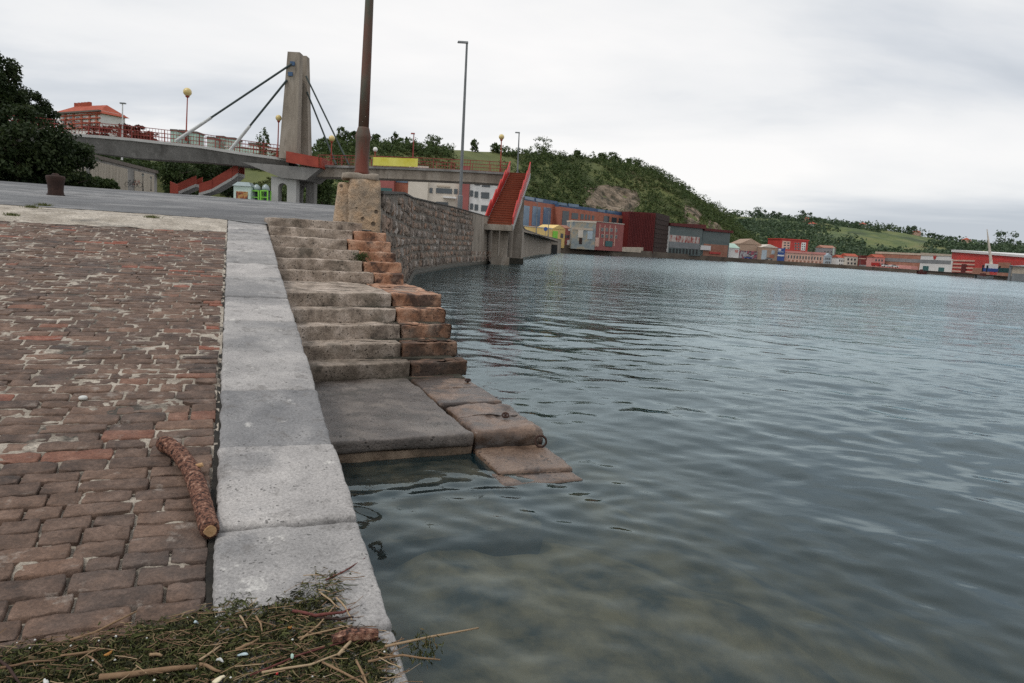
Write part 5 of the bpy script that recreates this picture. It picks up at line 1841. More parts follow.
# red-roofed flats far left
b = Bld('apartment_block', 'white balconied apartment block with red roof beyond the left slope', 'building', 61, 262, 101, 250, 113, zb=24, thick=9, wall=M_white)
zt = b.zt
mb = MB()
q = lambda u, n: b.p0 + b.d * u + b.n * n
Lb = b.L
e = [q(-1, 1), q(Lb + 1, 1), q(Lb + 1, -10), q(-1, -10)]
r0, r1 = q(3, -4.5), q(Lb - 3, -4.5)
mb.add([(*e[0], zt), (*e[1], zt - 1.0), (*e[2], zt - 1), (*e[3], zt), (*r0, zt + 3.0), (*r1, zt + 2.6)], [(0, 1, 5, 4), (1, 2, 5), (2, 3, 4, 5), (3, 0, 4), (3, 2, 1, 0)])
rf_ = mb.build('roof', M_rooftile, b.o)
for u in (3.0, 5.2, 7.4, 9.2, 11.2):
    mb = MB(); c = q(u, -4.5); mb.box((c[0], c[1], zt + 3.2), (1.0, 1.0, 1.7)); mb.build('chimney', M_rooftile, rf_)
b.blk('eaves', -1, Lb + 1, zt - .55, zt - .03, 1.0, -.1, M_wallcap)
b.windows(62, 100, 6, 115, 129, 3, .5, .5, M_glass)
for y_ in (115.2, 119, 123.5, 128):
    b.rect('balcony_rail', 61.5, y_ - .6, 100.5, y_ + .6, M_rooftile, out=.5)
for x_ in (66, 74, 82, 90, 97):
    b.rect('red_pier', x_ - .8, 114, x_ + .8, 129, M_salmon, out=.3)
# dim pale green blocks beyond deck
for i, (x0, x1, y0, D, lab) in enumerate([(171, 177, 131, 420, 'leftmost tall pale green block seen over the bridge rail'), (179.5, 186, 131.5, 430, 'second tall pale green block beside the lamp post'), (189.5, 196.5, 133, 430, 'third tall pale green block right of the lamp post'),
                                          (207, 213, 138.5, 400, 'first of the low pale green blocks right of the cable foot'), (216, 223, 137.5, 410, 'low pale green block with dark flat top over the deck'), (225, 234, 139, 405, 'wide low pale green block before the second cable'),
                                          (248, 256, 144.5, 395, 'plain low pale green block between second cable and dark tree'), (257, 263, 146, 390, 'low pale green block under the dark lone tree')]):
    b = Bld('town_block', lab, 'building', x0, D, x1, D, y0, zb=20, thick=10, wall=M_palegreen, group='pale green blocks beyond the bridge')
    b.blk('roof', -.3, b.L + .3, b.zt + .01, b.zt + 1.1, .3, -10.3, M_wallcap)
b = Bld('long_shed', 'long low pale green shed behind the deck left of the pylon', 'building', 225, 380, 277, 370, 147, zb=22, thick=10, wall=M_palegreen, ytop1=152)
b.blk('roof', -.3, b.L + .3, b.zt + .05, b.zt + .6, .3, -10.3, M_white, z1b=b.zt1 + .6)

# office group behind the right span
b = Bld('red_annex', 'dark red flat roofed annex behind the wall right of the pillar', 'building', 378, 150, 392, 150, 172, zb=4.2, thick=14, wall=M_pink2)
b.blk('roof', -.2, b.L + .2, b.zt + .01, b.zt + .5, .2, -14.2, M_grey)
b.rect('base_strip', 378, 188, 392, 191, M_teal)
b = Bld('salmon_office', 'salmon building with blue window band behind the rubble wall', 'building', 392.3, 152, 408, 152, 171, zb=4.2, thick=14, wall=M_salmon)
b.rect('window', 392.6, 179.5, 407.8, 182.5, M_bglass)
b.blk('roof', -.1, b.L + .1, b.zt + .01, b.zt + .6, .2, -14.2, M_blue)
b = Bld('white_office', 'cream and white office building with red tower under the right bridge span', 'building', 408.3, 148, 497, 150, 168, zb=4.2, thick=16, wall=M_cream, ytop1=174)
b.rect('tall_block', 408.3, 166, 428, 206, M_cream, out=.5)
b.rect('red_tower', 459, 166, 469, 216, M_pink2, out=.7)
b.rect('white_wing', 469.2, 180.5, 496, 220, M_white, out=.25)
for r_ in [(436, 188.5, 452, 193.5), (454, 189, 457.5, 194), (429.5, 188, 432.5, 193), (436, 202, 448, 207)]:
    b.rect('window', *r_, M_glass, out=.16)
b.rect('canopy', 443, 197, 456, 198.5, M_white, out=1.5)
b.rect('sign_strip', 437, 185.5, 450, 187, M_beige, out=.2)
for x0, x1, yy in [(470, 473, 190.5), (474.5, 478, 191.5), (481, 489, 192.5)]:
    for dy_ in (0, 13):
        b.rect('window', x0, yy + dy_, x1, yy + 6 + dy_, M_glass, out=.4)
b.rect('window', 475, 183, 480, 185.5, M_glass, out=.4); b.rect('window', 482, 183.5, 490, 187, M_glass, out=.4)
b.rect('eaves', 472, 181, 495, 182.2, M_white, out=.9)

# brick building with blue roof storey
b = Bld('brick_office', 'long salmon brick building with blue glass roof storey behind the stair pier', 'building', 521, 300, 557.5, 330, 200, zb=4, thick=25, wall=M_salmon, ytop1=205.3)
b.blk('roof_storey', .5, b.L - .5, b.zt1 - 2, b.zt + 1.9, -1.2, -20, M_blue, z1b=b.zt1 + 1.7)
for x0, x1 in ((522.5, 529), (532, 540), (543, 550.5)):
    b.rect('window', x0, 205.5 + (x0 - 522) * .1, x1, 226, M_bglass)
b.rect('roof_glazing', 527, 197, 536, 200, M_bglass, out=-.9, inn=1.4); b.rect('roof_glazing', 538, 199, 545, 202, M_bglass, out=-.9, inn=1.4)
c = Bld('brick_wing', 'right wing of salmon brick with dark windows and blue roof beside the oxblood block', 'building', 557.8, 322, 626.5, 352, 206.5, zb=4, thick=25, wall=M_salmon, ytop1=216.5)
c.blk('roof_storey', .5, c.L - .5, c.zt1 - 2, c.zt + 1.4, -1.0, -20, M_blue, z1b=c.zt1 + 1.7)
for r_ in [(562, 211, 568.5, 227), (571.5, 213, 578, 219), (580.5, 214, 583.5, 219.5), (585, 214.5, 587, 219.5), (588.5, 215, 590, 220), (592, 215.5, 594, 220), (603.5, 216, 609, 222.5), (611.5, 217.5, 616.5, 223.5), (618.5, 218.5, 623, 224.5)]:
    c.rect('window', *r_, M_glass)
for x0, x1, y0, y1 in ((560, 568, 202.8, 205.4), (570, 580, 204, 207), (599, 606, 209.5, 212), (608, 616, 211, 213.5)):
    c.rect('roof_glazing', x0, y0, x1, y1, M_bglass, out=-.7, inn=1.3)

b = Bld('yellow_shed', 'long low yellow wall or shed right of the bridge stair pier', 'building', 521, 262, 551, 280, 226.5, zb=4.4, thick=5, wall=M_yellowwall, ytop1=229)
b.blk('coping', -.1, b.L + .1, b.zt1, b.zt + .4, .1, -5.1, M_cream, z1b=b.zt1 + .4)
b = Bld('yellow_house', 'yellow gabled house with green doorway on the quay', 'building', 551, 281, 564, 286, 228.5, zb=3, thick=9, wall=M_yellowwall)
b.gable('roof', M_yellowwall, 1.6, .2, along=False)
b.rect('door', 552.5, 231, 557.5, 238.5, M_green); b.rect('window', 560.5, 233.5, 563, 238, M_glass)
b = Bld('rose_house', 'dusty rose house between the yellow house and the mural gable', 'building', 564.3, 288, 575.5, 290, 228, zb=3, thick=9, wall=M_pink2)
b.gable('roof', M_brick, 1.2, .2)
for x_ in (566, 568, 573, 575): b.rect('window', x_ - .7, 235, x_ + .7, 238, M_glass)
b.rect('sign', 568.2, 228.8, 571, 230.8, M_white)
b.rect('shutter', 567, 240, 570, 245, M_white)
b = Bld('mural_house', 'grey blue house whose facade is a large painted mural', 'building', 571, 286.5, 594.3, 289, 221.5, zb=3, thick=7, wall=M_mural)
b.blk('coping', -.1, b.L + .1, b.zt, b.zt + .5, .1, -7.1, M_cream)
b.rect('mural_figure', 578, 230, 583, 237.5, M_cream); b.rect('door', 579, 238, 582, 244, M_rust)
b.rect('mural_panel', 587.5, 231, 592.5, 239, M_paleblue); b.rect('mural_band', 572, 228, 593, 230, M_beige)
b = Bld('rose_office', 'tall dark rose building with pale pilasters left of the oxblood block', 'building', 594.6, 290, 622, 305, 222, zb=3, thick=10, wall=M_pink2, ytop1=224.5)
b.blk('parapet', -.1, b.L + .1, b.zt1, b.zt + .35, .12, -10.1, M_cream, z1b=b.zt1 + .35)
b.windows(600, 618, 4, 226, 239, 2, .45, .42)
for x_ in (599, 604, 609, 614.5): b.rect('pilaster', x_ - .3, 224.5 + (x_ - 599) * .06, x_ + .3, 246, M_palepink, out=.2)
b.rect('pale_corner', 594.8, 237.5, 598.5, 246.5, M_palepink, out=.2); b.rect('shopfront', 605, 241, 612, 246.5, M_teal, out=.25)

# oxblood block and glazed halls
b = Bld('oxblood_block', 'windowless dark red ribbed block on the far quay', 'building', 626.5, 342, 652.5, 346, 211.2, zb=3, thick=30, wall=M_darkred)
for k in range(16): b.blk('rib', b.L * (k + .2) / 16, b.L * (k + .5) / 16, 3, b.zt - .3, .25, -.1, M_darkred)
b2 = Bld('oxblood_wing', 'receding dark brown wing of the windowless red block', 'building', 652.8, 346, 666.5, 372, 212.5, zb=3, thick=25, wall=M_rust, ytop1=216)
for k in range(7): b2.blk('cladding_band', .2, b2.L - .2, 5 + k * 2.2, 6.2 + k * 2.2, .2, -.1, M_rust)
b = Bld('glazed_hall', 'glazed hall with dark red roof and frieze of white and red', 'building', 667.3, 372, 700.5, 390, 225, zb=3, thick=25, wall=M_hallglass, ytop1=226.5)
b.blk('roof', -1, b.L + 1, b.zt - .2, b.zt + 1.1, 1.2, -26, M_darkred, z1b=b.zt1 + 1.1)
b.rect('frieze', 669, 236, 699.5, 242.5, M_figures); b.rect('brick_panel', 669, 242.5, 699.5, 248.5, M_grey, out=.1)
b.rect('corner_column', 667, 226, 668.7, 252, M_conc_light, out=.3)
for k in range(9): b.rect('column', 669.5 + k * 3.3, 248.5 + k * .1, 671 + k * 3.3, 254.5, M_black, out=.2)
b = Bld('glass_hall', 'lower glass and brick hall with dark red roof right of the frieze hall', 'building', 700.8, 391, 728, 405, 230, zb=3, thick=25, wall=M_hallglass, ytop1=232.5)
b.blk('roof', -.5, b.L + 1, b.zt - .2, b.zt + 1.1, 1.2, -26, M_darkred, z1b=b.zt1 + 1.1)
b.rect('brick_base', 703, 244.5, 727.5, 256.5, M_brick); b.rect('white_panel', 699, 245.5, 709, 250, M_white, out=1.2)
b.rect('red_strip', 709, 252, 720, 254, M_reddoor, out=.5)
b = Bld('cream_wall', 'long cream wall in front of the oxblood block', 'wall', 604, 301, 643, 338, 247, zb=3, thick=1.2, wall=M_beige, ytop1=247.5)

# factory and neighbours
b = Bld('green_roof_shed', 'pale shed with grey green roof right of the glass hall', 'building', 727.5, 414, 738.5, 416, 247.5, zb=3, thick=12, wall=M_white)
b.gable('roof', M_palegreen, 2.6, .3); b.rect('red_mark', 735, 250, 738, 252.5, M_pink)
b = Bld('brick_factory', 'beige brick factory with twin gables and painted front', 'building', 738.8, 424, 760, 424, 243.5, zb=3, thick=22, wall=M_beigebrick)
b.gable('roof', M_beigebrick, 3.2, .2, along=False)
b.rect('painted_front', 739, 251, 760, 259.5, M_graffiti)
b = Bld('brick_workshop', 'beige brick workshop with pale blue door beside the blue sign', 'building', 760.3, 418, 777, 418, 247, zb=3, thick=20, wall=M_beigebrick, ytop1=248.5)
b.gable('roof', M_cream, 1.8, .2, along=False)
b.rect('door', 761.5, 250, 766.5, 259.5, M_paleblue); b.rect('window', 771.5, 250.5, 774.5, 254, M_paleblue); b.rect('red_poster', 769.5, 255, 774, 258, M_salmon)
b = Bld('blue_sign', 'tall navy blue billboard with white band on the far quay', 'sign', 777.3, 414, 784, 414, 248, zb=2.6, thick=.8, wall=M_navy, wallname='board')
b.rect('white_band', 777.6, 254.8, 783.8, 256.2, M_white); b.rect('white_disc', 778.5, 248.8, 781, 250.8, M_white); b.rect('red_band', 777.6, 251.5, 783.6, 252.2, M_paleblue)
b = Bld('red_apartments', 'red and white apartment block rising above the pink row', 'building', 779.5, 470, 806, 474, 239, zb=5, thick=16, wall=M_reddoor, ytop1=240.5)
b.rect('white_corner', 801, 242.5, 805.5, 250.5, M_white); b.rect('white_bay', 782, 241, 790, 249, M_palepink)
b.windows(783, 790, 2, 241.5, 249, 3, .6, .5); b.windows(794, 800, 2, 242, 250, 3, .5, .5); b.windows(801.3, 805.3, 2, 243, 250, 3, .5, .5)
b.blk('roof', -.4, b.L + .4, b.zt1 - .3, b.zt + .5, .4, -16, M_reddoor, z1b=b.zt1 + .5)
b = Bld('pink_row', 'long low row of pale pink buildings on the far quay', 'building', 784.5, 416, 824, 412, 252, zb=3, thick=12, wall=M_palepink, ytop1=254)
b.blk('roof', -.3, b.L + .3, b.zt1 - .4, b.zt + .8, .3, -12, M_pink, z1b=b.zt1 + .8)
b.windows(787, 822, 12, 254.5, 258.5, 1, .4, .7); b.windows(787, 822, 9, 259, 263, 1, .5, .8, M_brick, name='door')
b = Bld('slate_house', 'dark blue grey house behind the pale blue gable house', 'building', 821, 424, 834, 424, 247.5, zb=3, thick=10, wall=M_grey)
b.gable('roof', M_brick, 1.5, .2); b.windows(823, 833, 3, 250, 255, 2, .5, .5); b.rect('pale_edge', 832.8, 247.5, 834.3, 255, M_palegreen)
b = Bld('pale_blue_house', 'small pale blue gabled house at the end of the pink row', 'building', 824.3, 410, 831, 410, 256, zb=3, thick=8, wall=M_paleblue)
b.gable('roof', M_paleblue, 1.6, .1, along=False); b.windows(825, 830.5, 3, 256.5, 264, 2, .5, .5)
for i, (x0, x1, y0, D, wm, rm, lab) in enumerate([(838, 845.5, 257.5, 414, M_white, M_rooftile, 'small white house with red roof right of the slate house'),
                                                  (846, 857, 256, 411, M_cream, M_rooftile, 'cream house with tiled roof left of the wine red block'),
                                                  (874, 884, 257, 391, M_pink, M_rooftile, 'pink house right of the wine red block')]):
    b = Bld('quay_house', lab, 'building', x0, D, x1, D, y0, zb=2.6, thick=9, wall=wm, group='small houses on the far quay')
    b.gable('roof', rm, 1.5, .3); b.windows(x0 + .5, x1 - .5, 3, y0 + 1, y0 + 9, 2, .45, .45)
b = Bld('wine_block', 'wine red block with pale lettering on the far quay', 'building', 857.3, 406, 873.7, 396, 256, zb=2.6, thick=12, wall=M_wine)
b.blk('roof', -.2, b.L + .2, b.zt, b.zt + .4, .2, -12, M_wine)
b.rect('lettering', 859, 258.3, 866, 259.0, M_palepink); b.rect('lettering', 866, 261, 872, 261.8, M_palepink)
b.rect('shopfront', 859, 265, 872, 267.5, M_grey)
b = Bld('brick_warehouse', 'long brick warehouse with grey band left of the white hall', 'building', 874, 402, 919, 372, 252.5, zb=2.6, thick=25, wall=M_brick, ytop1=254.5)
b.blk('roof', -.2, b.L + .2, b.zt1 - .3, b.zt + .6, .2, -25, M_beige, z1b=b.zt1 + .6)
b.rect('grey_band', 885, 258.5, 919, 262, M_grey)
b = Bld('pink_shops', 'low pink shop fronts before the brick warehouse', 'building', 884.2, 384, 911, 366, 264, zb=2.5, thick=4, wall=M_pink, ytop1=266)
b.windows(885, 910, 8, 266, 271, 1, .5, .6, M_reddoor, slope=.08, name='shutter')
b = Bld('white_hall', 'white hall with grey band and red emblem on the far quay', 'building', 919.2, 356, 951.5, 330, 253.5, zb=2.5, thick=25, wall=M_white, ytop1=255.5)
b.blk('roof', -.2, b.L + .2, b.zt1 - .3, b.zt + .5, .2, -25, M_beige, z1b=b.zt1 + .5)
b.rect('grey_band', 919, 260, 951, 263.5, M_grey)
b.rect('door', 923, 266, 928.5, 272.5, M_teal, out=.2); b.rect('door', 938.5, 267.5, 944, 274, M_teal, out=.2)
em = MB()
cu, cz = b.uz(935, 257.5)
for (du, dz, w_, h_, sl) in [(-.75, .45, .7, 1.1, .5), (.75, .45, .7, 1.1, -.5), (0, -.25, 1.3, 1.2, 0)]:
    q0 = b.p0 + b.d * (cu + du); rz = math.atan2(b.d[1], b.d[0])
    em.box((*(q0 + b.n * .16), cz + dz), (w_, .12, h_), rz)
em.build('emblem', M_brightred, b.o)
b = Bld('red_hall', 'large red hall with white roof edge at the right', 'building', 951.8, 322, 1075, 232, 258.5, zb=2.5, thick=40, wall=M_reddoor, ytop1=263)
# long roof with white fascia
for nm_, za, zb_, zc_, zd, n0_, m_ in (('fascia', b.zt - .1, b.zt1 - .1, 10.5, 7.3, -1.5, M_reddoor), ('roof_edge', 10.5, 7.3, 11.5, 7.95, -1.0, M_white)):
    q = lambda u, n: b.p0 + b.d * u + b.n * n
    c4 = [q(-6, n0_), q(b.L + 2, n0_), q(b.L + 2, -40), q(-6, -40)]
    mb = MB(); mb.hexa([(*c4[0], za), (*c4[1], zb_), (*c4[2], zb_), (*c4[3], za), (*c4[0], zc_), (*c4[1], zd), (*c4[2], zd), (*c4[3], zc_)])
    mb.build(nm_, m_, b.o)
b.rect('brick_panel', 973, 268, 990, 277, M_brick, out=.3)
b.rect('brick_panel', 998, 262.5, 1010, 281, M_brick, out=.3)
for k in range(4):
    b.rect('white_band', 952.5, 260 + k * 3.6, 975, 261.4 + k * 3.6, M_palepink, out=.25)
b.rect('door', 962, 264, 966.5, 274, M_darkred, out=.4)
b = Bld('beige_shed', 'beige open shed with arched grey roof at the right edge', 'building', 1010, 246, 1075, 205, 266, zb=2.5, thick=18, wall=M_beige)
b.gable('roof', M_grey, 1.2, .5); b.rect('brick_panel', 1012, 274, 1040, 283, M_grey, out=.2); b.rect('jamb', 1009.5, 265, 1011.5, 281, M_grey, out=.3)
# hillside houses
for i, (px, py, D, lab) in enumerate([(802, 222, 900, 'small red roofed house high on the far hill'), (808, 227, 850, 'white house below the red roofed house on the far hill'), (858, 222, 1150, 'pale house on the crest of the far hill'), (912, 228, 1100, 'pinkish house on the crest right of the far hill'), (962, 236, 1050, 'tiny pink house on the far crest left of the crane')]):
    P = hill_ground(FP, fh_cols, px, py)
    o = thing('hill_house', lab, 'house', P, 'small houses on the far hill')
    mb = MB(); mb.box((P[0], P[1], P[2] + 1.5), (9, 8, 7)); mb.build('wall', M_white if i in (1, 2) else M_palepink, o)
    mb = MB(); mb.lathe((P[0], P[1], P[2] + 5), [(7.2, 0), (.5, 2.8)], 4); mb.build('roof', M_rooftile, o)
# crane / ship mast
D = 262
P = at(990, 278, D); P[2] = 2.5
cr_ = thing('dock_crane', 'slender pale crane mast above the quay at the right', 'crane', P)
T = at(987, 229, D); Bm = at(991.5, 266, D)
mb = MB(); mb.tube([Bm, Bm + (T - Bm) * .5, T], [.55, .4, .12], 8); mb.build('jib', M_cream, cr_)
mb = MB(); mb.box((Bm[0], D, Bm[2] - .2), (3.2, 2.4, 1.9)); mb.build('cab', M_white, cr_)
mb = MB(); mb.box((Bm[0] - .3, D, (Bm[2] + 2.5) / 2 - .4), (3.8, 3, Bm[2] - 3.4))
mb.build('machine_house', M_navy, cr_)
for dx_ in (-2.2, 2.2):
    for dy_ in (-1.2, 1.2):
        mb = MB(); mb.box((Bm[0] + dx_, D + dy_, 3.6), (.4, .4, 2.4)); mb.build('leg', M_black, cr_)
# parked cars on the far quay


def car(px, D, m, lab, L_=4.2, van=False):
    P = at(px, hzy(px), D); P[2] = 2.05
    o = thing('parked_car' if not van else 'parked_van', lab, 'car' if not van else 'van', P, 'vehicles parked on the far quay')
    hw = .85
    prof = [(-L_ / 2, .35), (-L_ / 2, .8), (-L_ * .42, .95), (L_ * .25, .95), (L_ * .46, .82), (L_ / 2, .6), (L_ / 2, .35)] if not van else [(-L_ / 2, .35), (-L_ / 2, 1.95), (L_ * .25, 2.0), (L_ * .4, 1.2), (L_ / 2, 1.0), (L_ / 2, .35)]
    mb = MB(); mb.prism([(P[0] + x, P[1] - hw, P[2] + z) for x, z in reversed(prof)], (0, 2 * hw, 0)); mb.build('body', m, o)
    if not van:
        mb = MB(); mb.prism([(P[0] + x, P[1] - hw * .85, P[2] + z) for x, z in reversed([(-L_ * .4, .94), (-L_ * .28, 1.42), (L_ * .08, 1.45), (L_ * .25, .94)])], (0, 1.7 * hw, 0)); mb.build('cabin', M_glass, o)
    else:
        mb = MB(); mb.box((P[0] + L_ * .3, P[1] - hw, P[2] + 1.5), (L_ * .12, .06, .5)); mb.build('window', M_glass, o)
    for dx_ in (-L_ * .3, L_ * .3):
        for dy_ in (-hw, hw):
            mb = MB(); mb.tube([(P[0] + dx_, P[1] + dy_ - .1, P[2] + .33), (P[0] + dx_, P[1] + dy_ + .1, P[2] + .33)], .33, 10); mb.build('wheel', M_black, o)


car(876, 381, M_brightred, 'bright red van parked before the pink house on the far quay', 4.6, True)
car(886, 376, M_white, 'left of two white cars parked before the pink shop fronts')
car(894, 371, M_white, 'right of two white cars parked before the pink shop fronts')
car(748, 413, M_navy, 'dark car parked before the painted factory front')
car(769, 414, M_grey, 'grey car parked between the pale blue door and the blue sign')
for i, (px, D, y0) in enumerate([(613, 306, 232), (655, 350, 238), (705, 396, 241), (757, 412, 246), (812, 412, 250), (860, 398, 253)]):
    B = at(px, hzy(px), D); B[2] = 2.0
    T = at(px, y0, D)
    o = thing('quay_lamp', ['thin lamp post before the rose office', 'thin lamp post before the oxblood block', 'thin lamp post before the two glazed halls', 'thin lamp post before the painted factory front', 'thin lamp post before the pink row', 'thin lamp post before the wine red block'][i], 'street lamp', B, 'thin lamp posts along the far quay')
    mb = MB(); mb.tube([B, T], [.12, .08], 6); mb.build('post', M_steel, o)
    mb = MB(); mb.box((T[0] - .5, T[1], T[2]), (1.2, .3, .14)); mb.build('lamp_head', M_steel, o)
# boats


def boat(px, py, D, Lb, hb, m, lab, cabin=None):
    P = at_z(px, py, 0.0) if D is None else at(px, py, D)
    P[2] = 0
    o = thing('moored_boat', lab, 'boat', P, 'boats along the far quay')
    mb = MB(); secs = []
    for t in np.linspace(-1, 1, 9):
        w_ = (1 - max(0, t) ** 2.2) * .9 + .02 if t > 0 else .85
        w_ *= Lb * .16; sh = hb * (1 + .25 * t * t)
        x = P[0] + t * Lb / 2
        secs.append([(x, P[1] - w_, sh), (x, P[1] - w_ * .8, -.2), (x, P[1] + w_ * .8, -.2), (x, P[1] + w_, sh), (x, P[1], sh * .9)])
    mb.grid(np.array(secs)); mb.grid(np.array([[s[3], s[4], s[0]] for s in secs])); mb.build('hull', m, o)
    mb = MB(); mb.box((P[0] - Lb * .1, P[1], hb + .5), (Lb * .25, Lb * .18, 1.0)); mb.build('cabin', cabin or M_white, o)


boat(921.5, 276.6, 300, 3.9, 1.0, M_hull, 'small dark red boat lying off the white hall', M_hull)
boat(984, 280, 244, 6, .9, M_grey, 'low grey barge moored under the pale crane', M_hull)
# green boat cover / bins near crane
P = at(1004, 278.5, 255); o = thing('green_skip', 'teal skip beside the brick wall right of the crane', 'skip', (P[0], 255, 2.5))
mb = MB(); mb.hexa([(P[0] - 1.4, 254, 2.5), (P[0] + 1.4, 254, 2.5), (P[0] + 1.4, 256, 2.5), (P[0] - 1.4, 256, 2.5), (P[0] - 1.9, 253.7, 4.1), (P[0] + 1.9, 253.7, 4.1), (P[0] + 1.9, 256.3, 4.1), (P[0] - 1.9, 256.3, 4.1)]); mb.build('skip_body', M_teal, o)
mb = MB(); mb.box((P[0], 253.75, 4.1), (4.0, .15, .15)); mb.build('rim', M_teal, o)
# blue round sign near yellow shed
P = at(545.7, 229, 235); o = thing('round_sign', 'small round blue road sign before the yellow shed', 'sign', (P[0], 235, 4.4))
mb = MB(); mb.tube([(P[0], 235, P[2] - .6 + 1.2 * t) for t in (0, .06)] , .6, 14)
mb2 = MB(); pts = [(P[0] + .65 * math.cos(q), 234.8, P[2] + .65 * math.sin(q)) for q in np.linspace(0, 2 * math.pi, 17)[:-1]]
mb2.prism(pts, (0, .1, 0)); mb2.build('disc', M_navy, o)
mb = MB(); mb.tube([(P[0], 235, 4.0), (P[0], 235, P[2])], .06, 6); mb.build('post', M_steel, o)

# ------------------------------------------------------------------ driftwood branch
pts = [on_ramp(px, py, .055) for px, py in [(161, 443), (170, 446), (180, 454), (190, 468), (197, 484), (202, 502), (207, 520), (210, 531)]]
bp_ = []
for i in range(len(pts) - 1):
    for t in np.arange(0, 1, .125):
        bp_.append(pts[i] * (1 - t) + pts[i + 1] * t)
bp_.append(pts[-1])
dw = thing('driftwood_branch', 'thick curved bark covered driftwood branch lying on the setts', 'driftwood', pts[4] - [0, 0, .05])
radb = np.interp(np.linspace(0, 1, len(bp_)), [0, .06, .2, .5, .8, .94, 1], [.04, .052, .047, .05, .047, .05, .043])
mb = MB(); mb.tube(bp_, radb, 22, rough=.05)
v = mb.v[0]
ax_ = np.repeat(np.array(bp_), 22, 0)
for q_ in range(len(v)):
    nz = mnoise.fractal(Vector(tuple(v[q_] * np.array([40, 40, 40]))), 1.0, 2.0, 5)
    v[q_] = v[q_] + (v[q_] - ax_[q_]) * nz * .04
mb.build('bark', M_bark, dw, smooth=True)
for e0, e1 in ((bp_[0], bp_[1]), (bp_[-1], bp_[-2])):
    dv_ = (e0 - e1) / np.linalg.norm(e0 - e1)
    mb = MB(); mb.tube([e0 - dv_ * .012, e0 + dv_ * .006], [.033, .029], 12, rough=.1); mb.build('cut_end', M_cut, dw)
mb = MB(); k0 = bp_[26]; mb.tube([k0, k0 + [.02, .0, .03], k0 + [.06, .01, .045]], [.02, .017, .012], 8); mb.build('stub', M_cut, dw)
# white shell fragment on setts
P = on_ramp(83, 398, .01)
mb = MB(); mb.lathe(P, [(.028, -.01), (.03, .005), (.022, .014), (.006, .018)], 10)
o = mb.build('plastic_scrap', M_bitwhite, smooth=True); tag(o, 'white rounded plastic scrap lying alone on the setts', 'litter')

# ------------------------------------------------------------------ tide-line debris
poly_px = [(-30, 655), (60, 645), (110, 637), (160, 624), (212, 612), (232, 598), (250, 594), (262, 606), (285, 598), (305, 580), (330, 566), (352, 578), (352, 598), (342, 612), (356, 628), (372, 640), (392, 650), (398, 668), (400, 700), (395, 790), (-40, 800)]
POLY = [ab(on_ramp(*p)) for p in poly_px]


def inside(a, b):
    c = False
    n = len(POLY)
    j = n - 1
    for i in range(n):
        if (POLY[i][1] > b) != (POLY[j][1] > b) and a < (POLY[j][0] - POLY[i][0]) * (b - POLY[i][1]) / (POLY[j][1] - POLY[i][1]) + POLY[i][0]:
            c = not c
        j = i
    return c


amin, amax = min(p[0] for p in POLY), max(p[0] for p in POLY)
bmin, bmax = min(p[1] for p in POLY), max(p[1] for p in POLY)


def edge_dist(a, b):
    m_ = 9
    for i in range(len(POLY)):
        p, q_ = np.array(POLY[i - 1]), np.array(POLY[i]); d_ = q_ - p
        t = np.clip(np.dot(np.array([a, b]) - p, d_) / np.dot(d_, d_), 0, 1)
        m_ = min(m_, np.linalg.norm(np.array([a, b]) - p - d_ * t))
    return m_


mb = MB(); straw = MB(); bits = MB()
pos = []
tries = 0
while len(pos) < 22000 and tries < 200000:
    tries += 1
    a, b = RNG.uniform(amin, amax), RNG.uniform(bmin, bmax)
    if not inside(a, b):
        if RNG.random() > .015: continue
        if not (inside(a - .06, b - .06) or inside(a, b - .12)): continue
    ed = edge_dist(a, b) if inside(a, b) else 0
    dens = min(1, .08 + ed / .10) * (.55 + .9 * (mnoise.noise(Vector((a * 9, b * 9, 0))) * .5 + .5))
    dens *= 1 - .82 * float(sst(b, 2.95, 3.25)) * (a > A0)
    if RNG.random() > dens: continue
    pos.append((a, b, ed))
for (a, b, ed) in pos:
    hgt = .002 + RNG.random() * min(.026, .004 + ed * .22)
    an = RNG.uniform(0, 6.283); ln = RNG.uniform(.008, .035); wd_ = RNG.uniform(.0008, .0026)
    da, db = math.cos(an), math.sin(an)
    bend = RNG.normal(0, .5); zt = RNG.normal(0, .006)
    P0 = R(a, b, zr(b) + .018 + hgt)
    P1 = R(a + da * ln, b + db * ln, zr(b) + .018 + hgt + abs(zt))
    P2 = R(a + (da + bend * -db) * ln * 1.7, b + (db + bend * da) * ln * 1.7, zr(b) + .016 + hgt * .7)
    sx = R(-db * wd_, da * wd_, 0) 
    sx = np.array([sx[0], sx[1], RNG.normal(0, .002)])
    mb.add([P0 - sx, P0 + sx, P1 + sx, P1 - sx, P2 + sx * .4, P2 - sx * .4], [(0, 1, 2, 3), (3, 2, 4, 5)], RNG.random())
o = mb.build('seaweed', M_weed)
tag(o, 'green brown seaweed washed up across the kerb and setts in the foreground', 'seaweed', kind='stuff')
for k in range(1500):
    a, b = RNG.uniform(amin, amax), RNG.uniform(bmin, bmax)
    if not inside(a, b): continue
    an = RNG.normal(.1, .7); ln = RNG.uniform(.02, .12)
    z0 = zr(b) + RNG.uniform(.03, .06)
    P0 = R(a, b, z0); P1 = R(a + math.cos(an) * ln, b + math.sin(an) * ln, z0 + RNG.normal(0, .008))
    if b > 3.05 and a > A0 and RNG.random() < .75: continue
    straw.tube([P0, (P0 + P1) / 2 + RNG.normal(0, .003, 3), P1], RNG.uniform(.0008, .0022), 4, tint=RNG.random())
o = straw.build('straw_litter', M_straw)
tag(o, 'short dry straw and reed bits scattered through the seaweed', 'straw litter', kind='stuff')
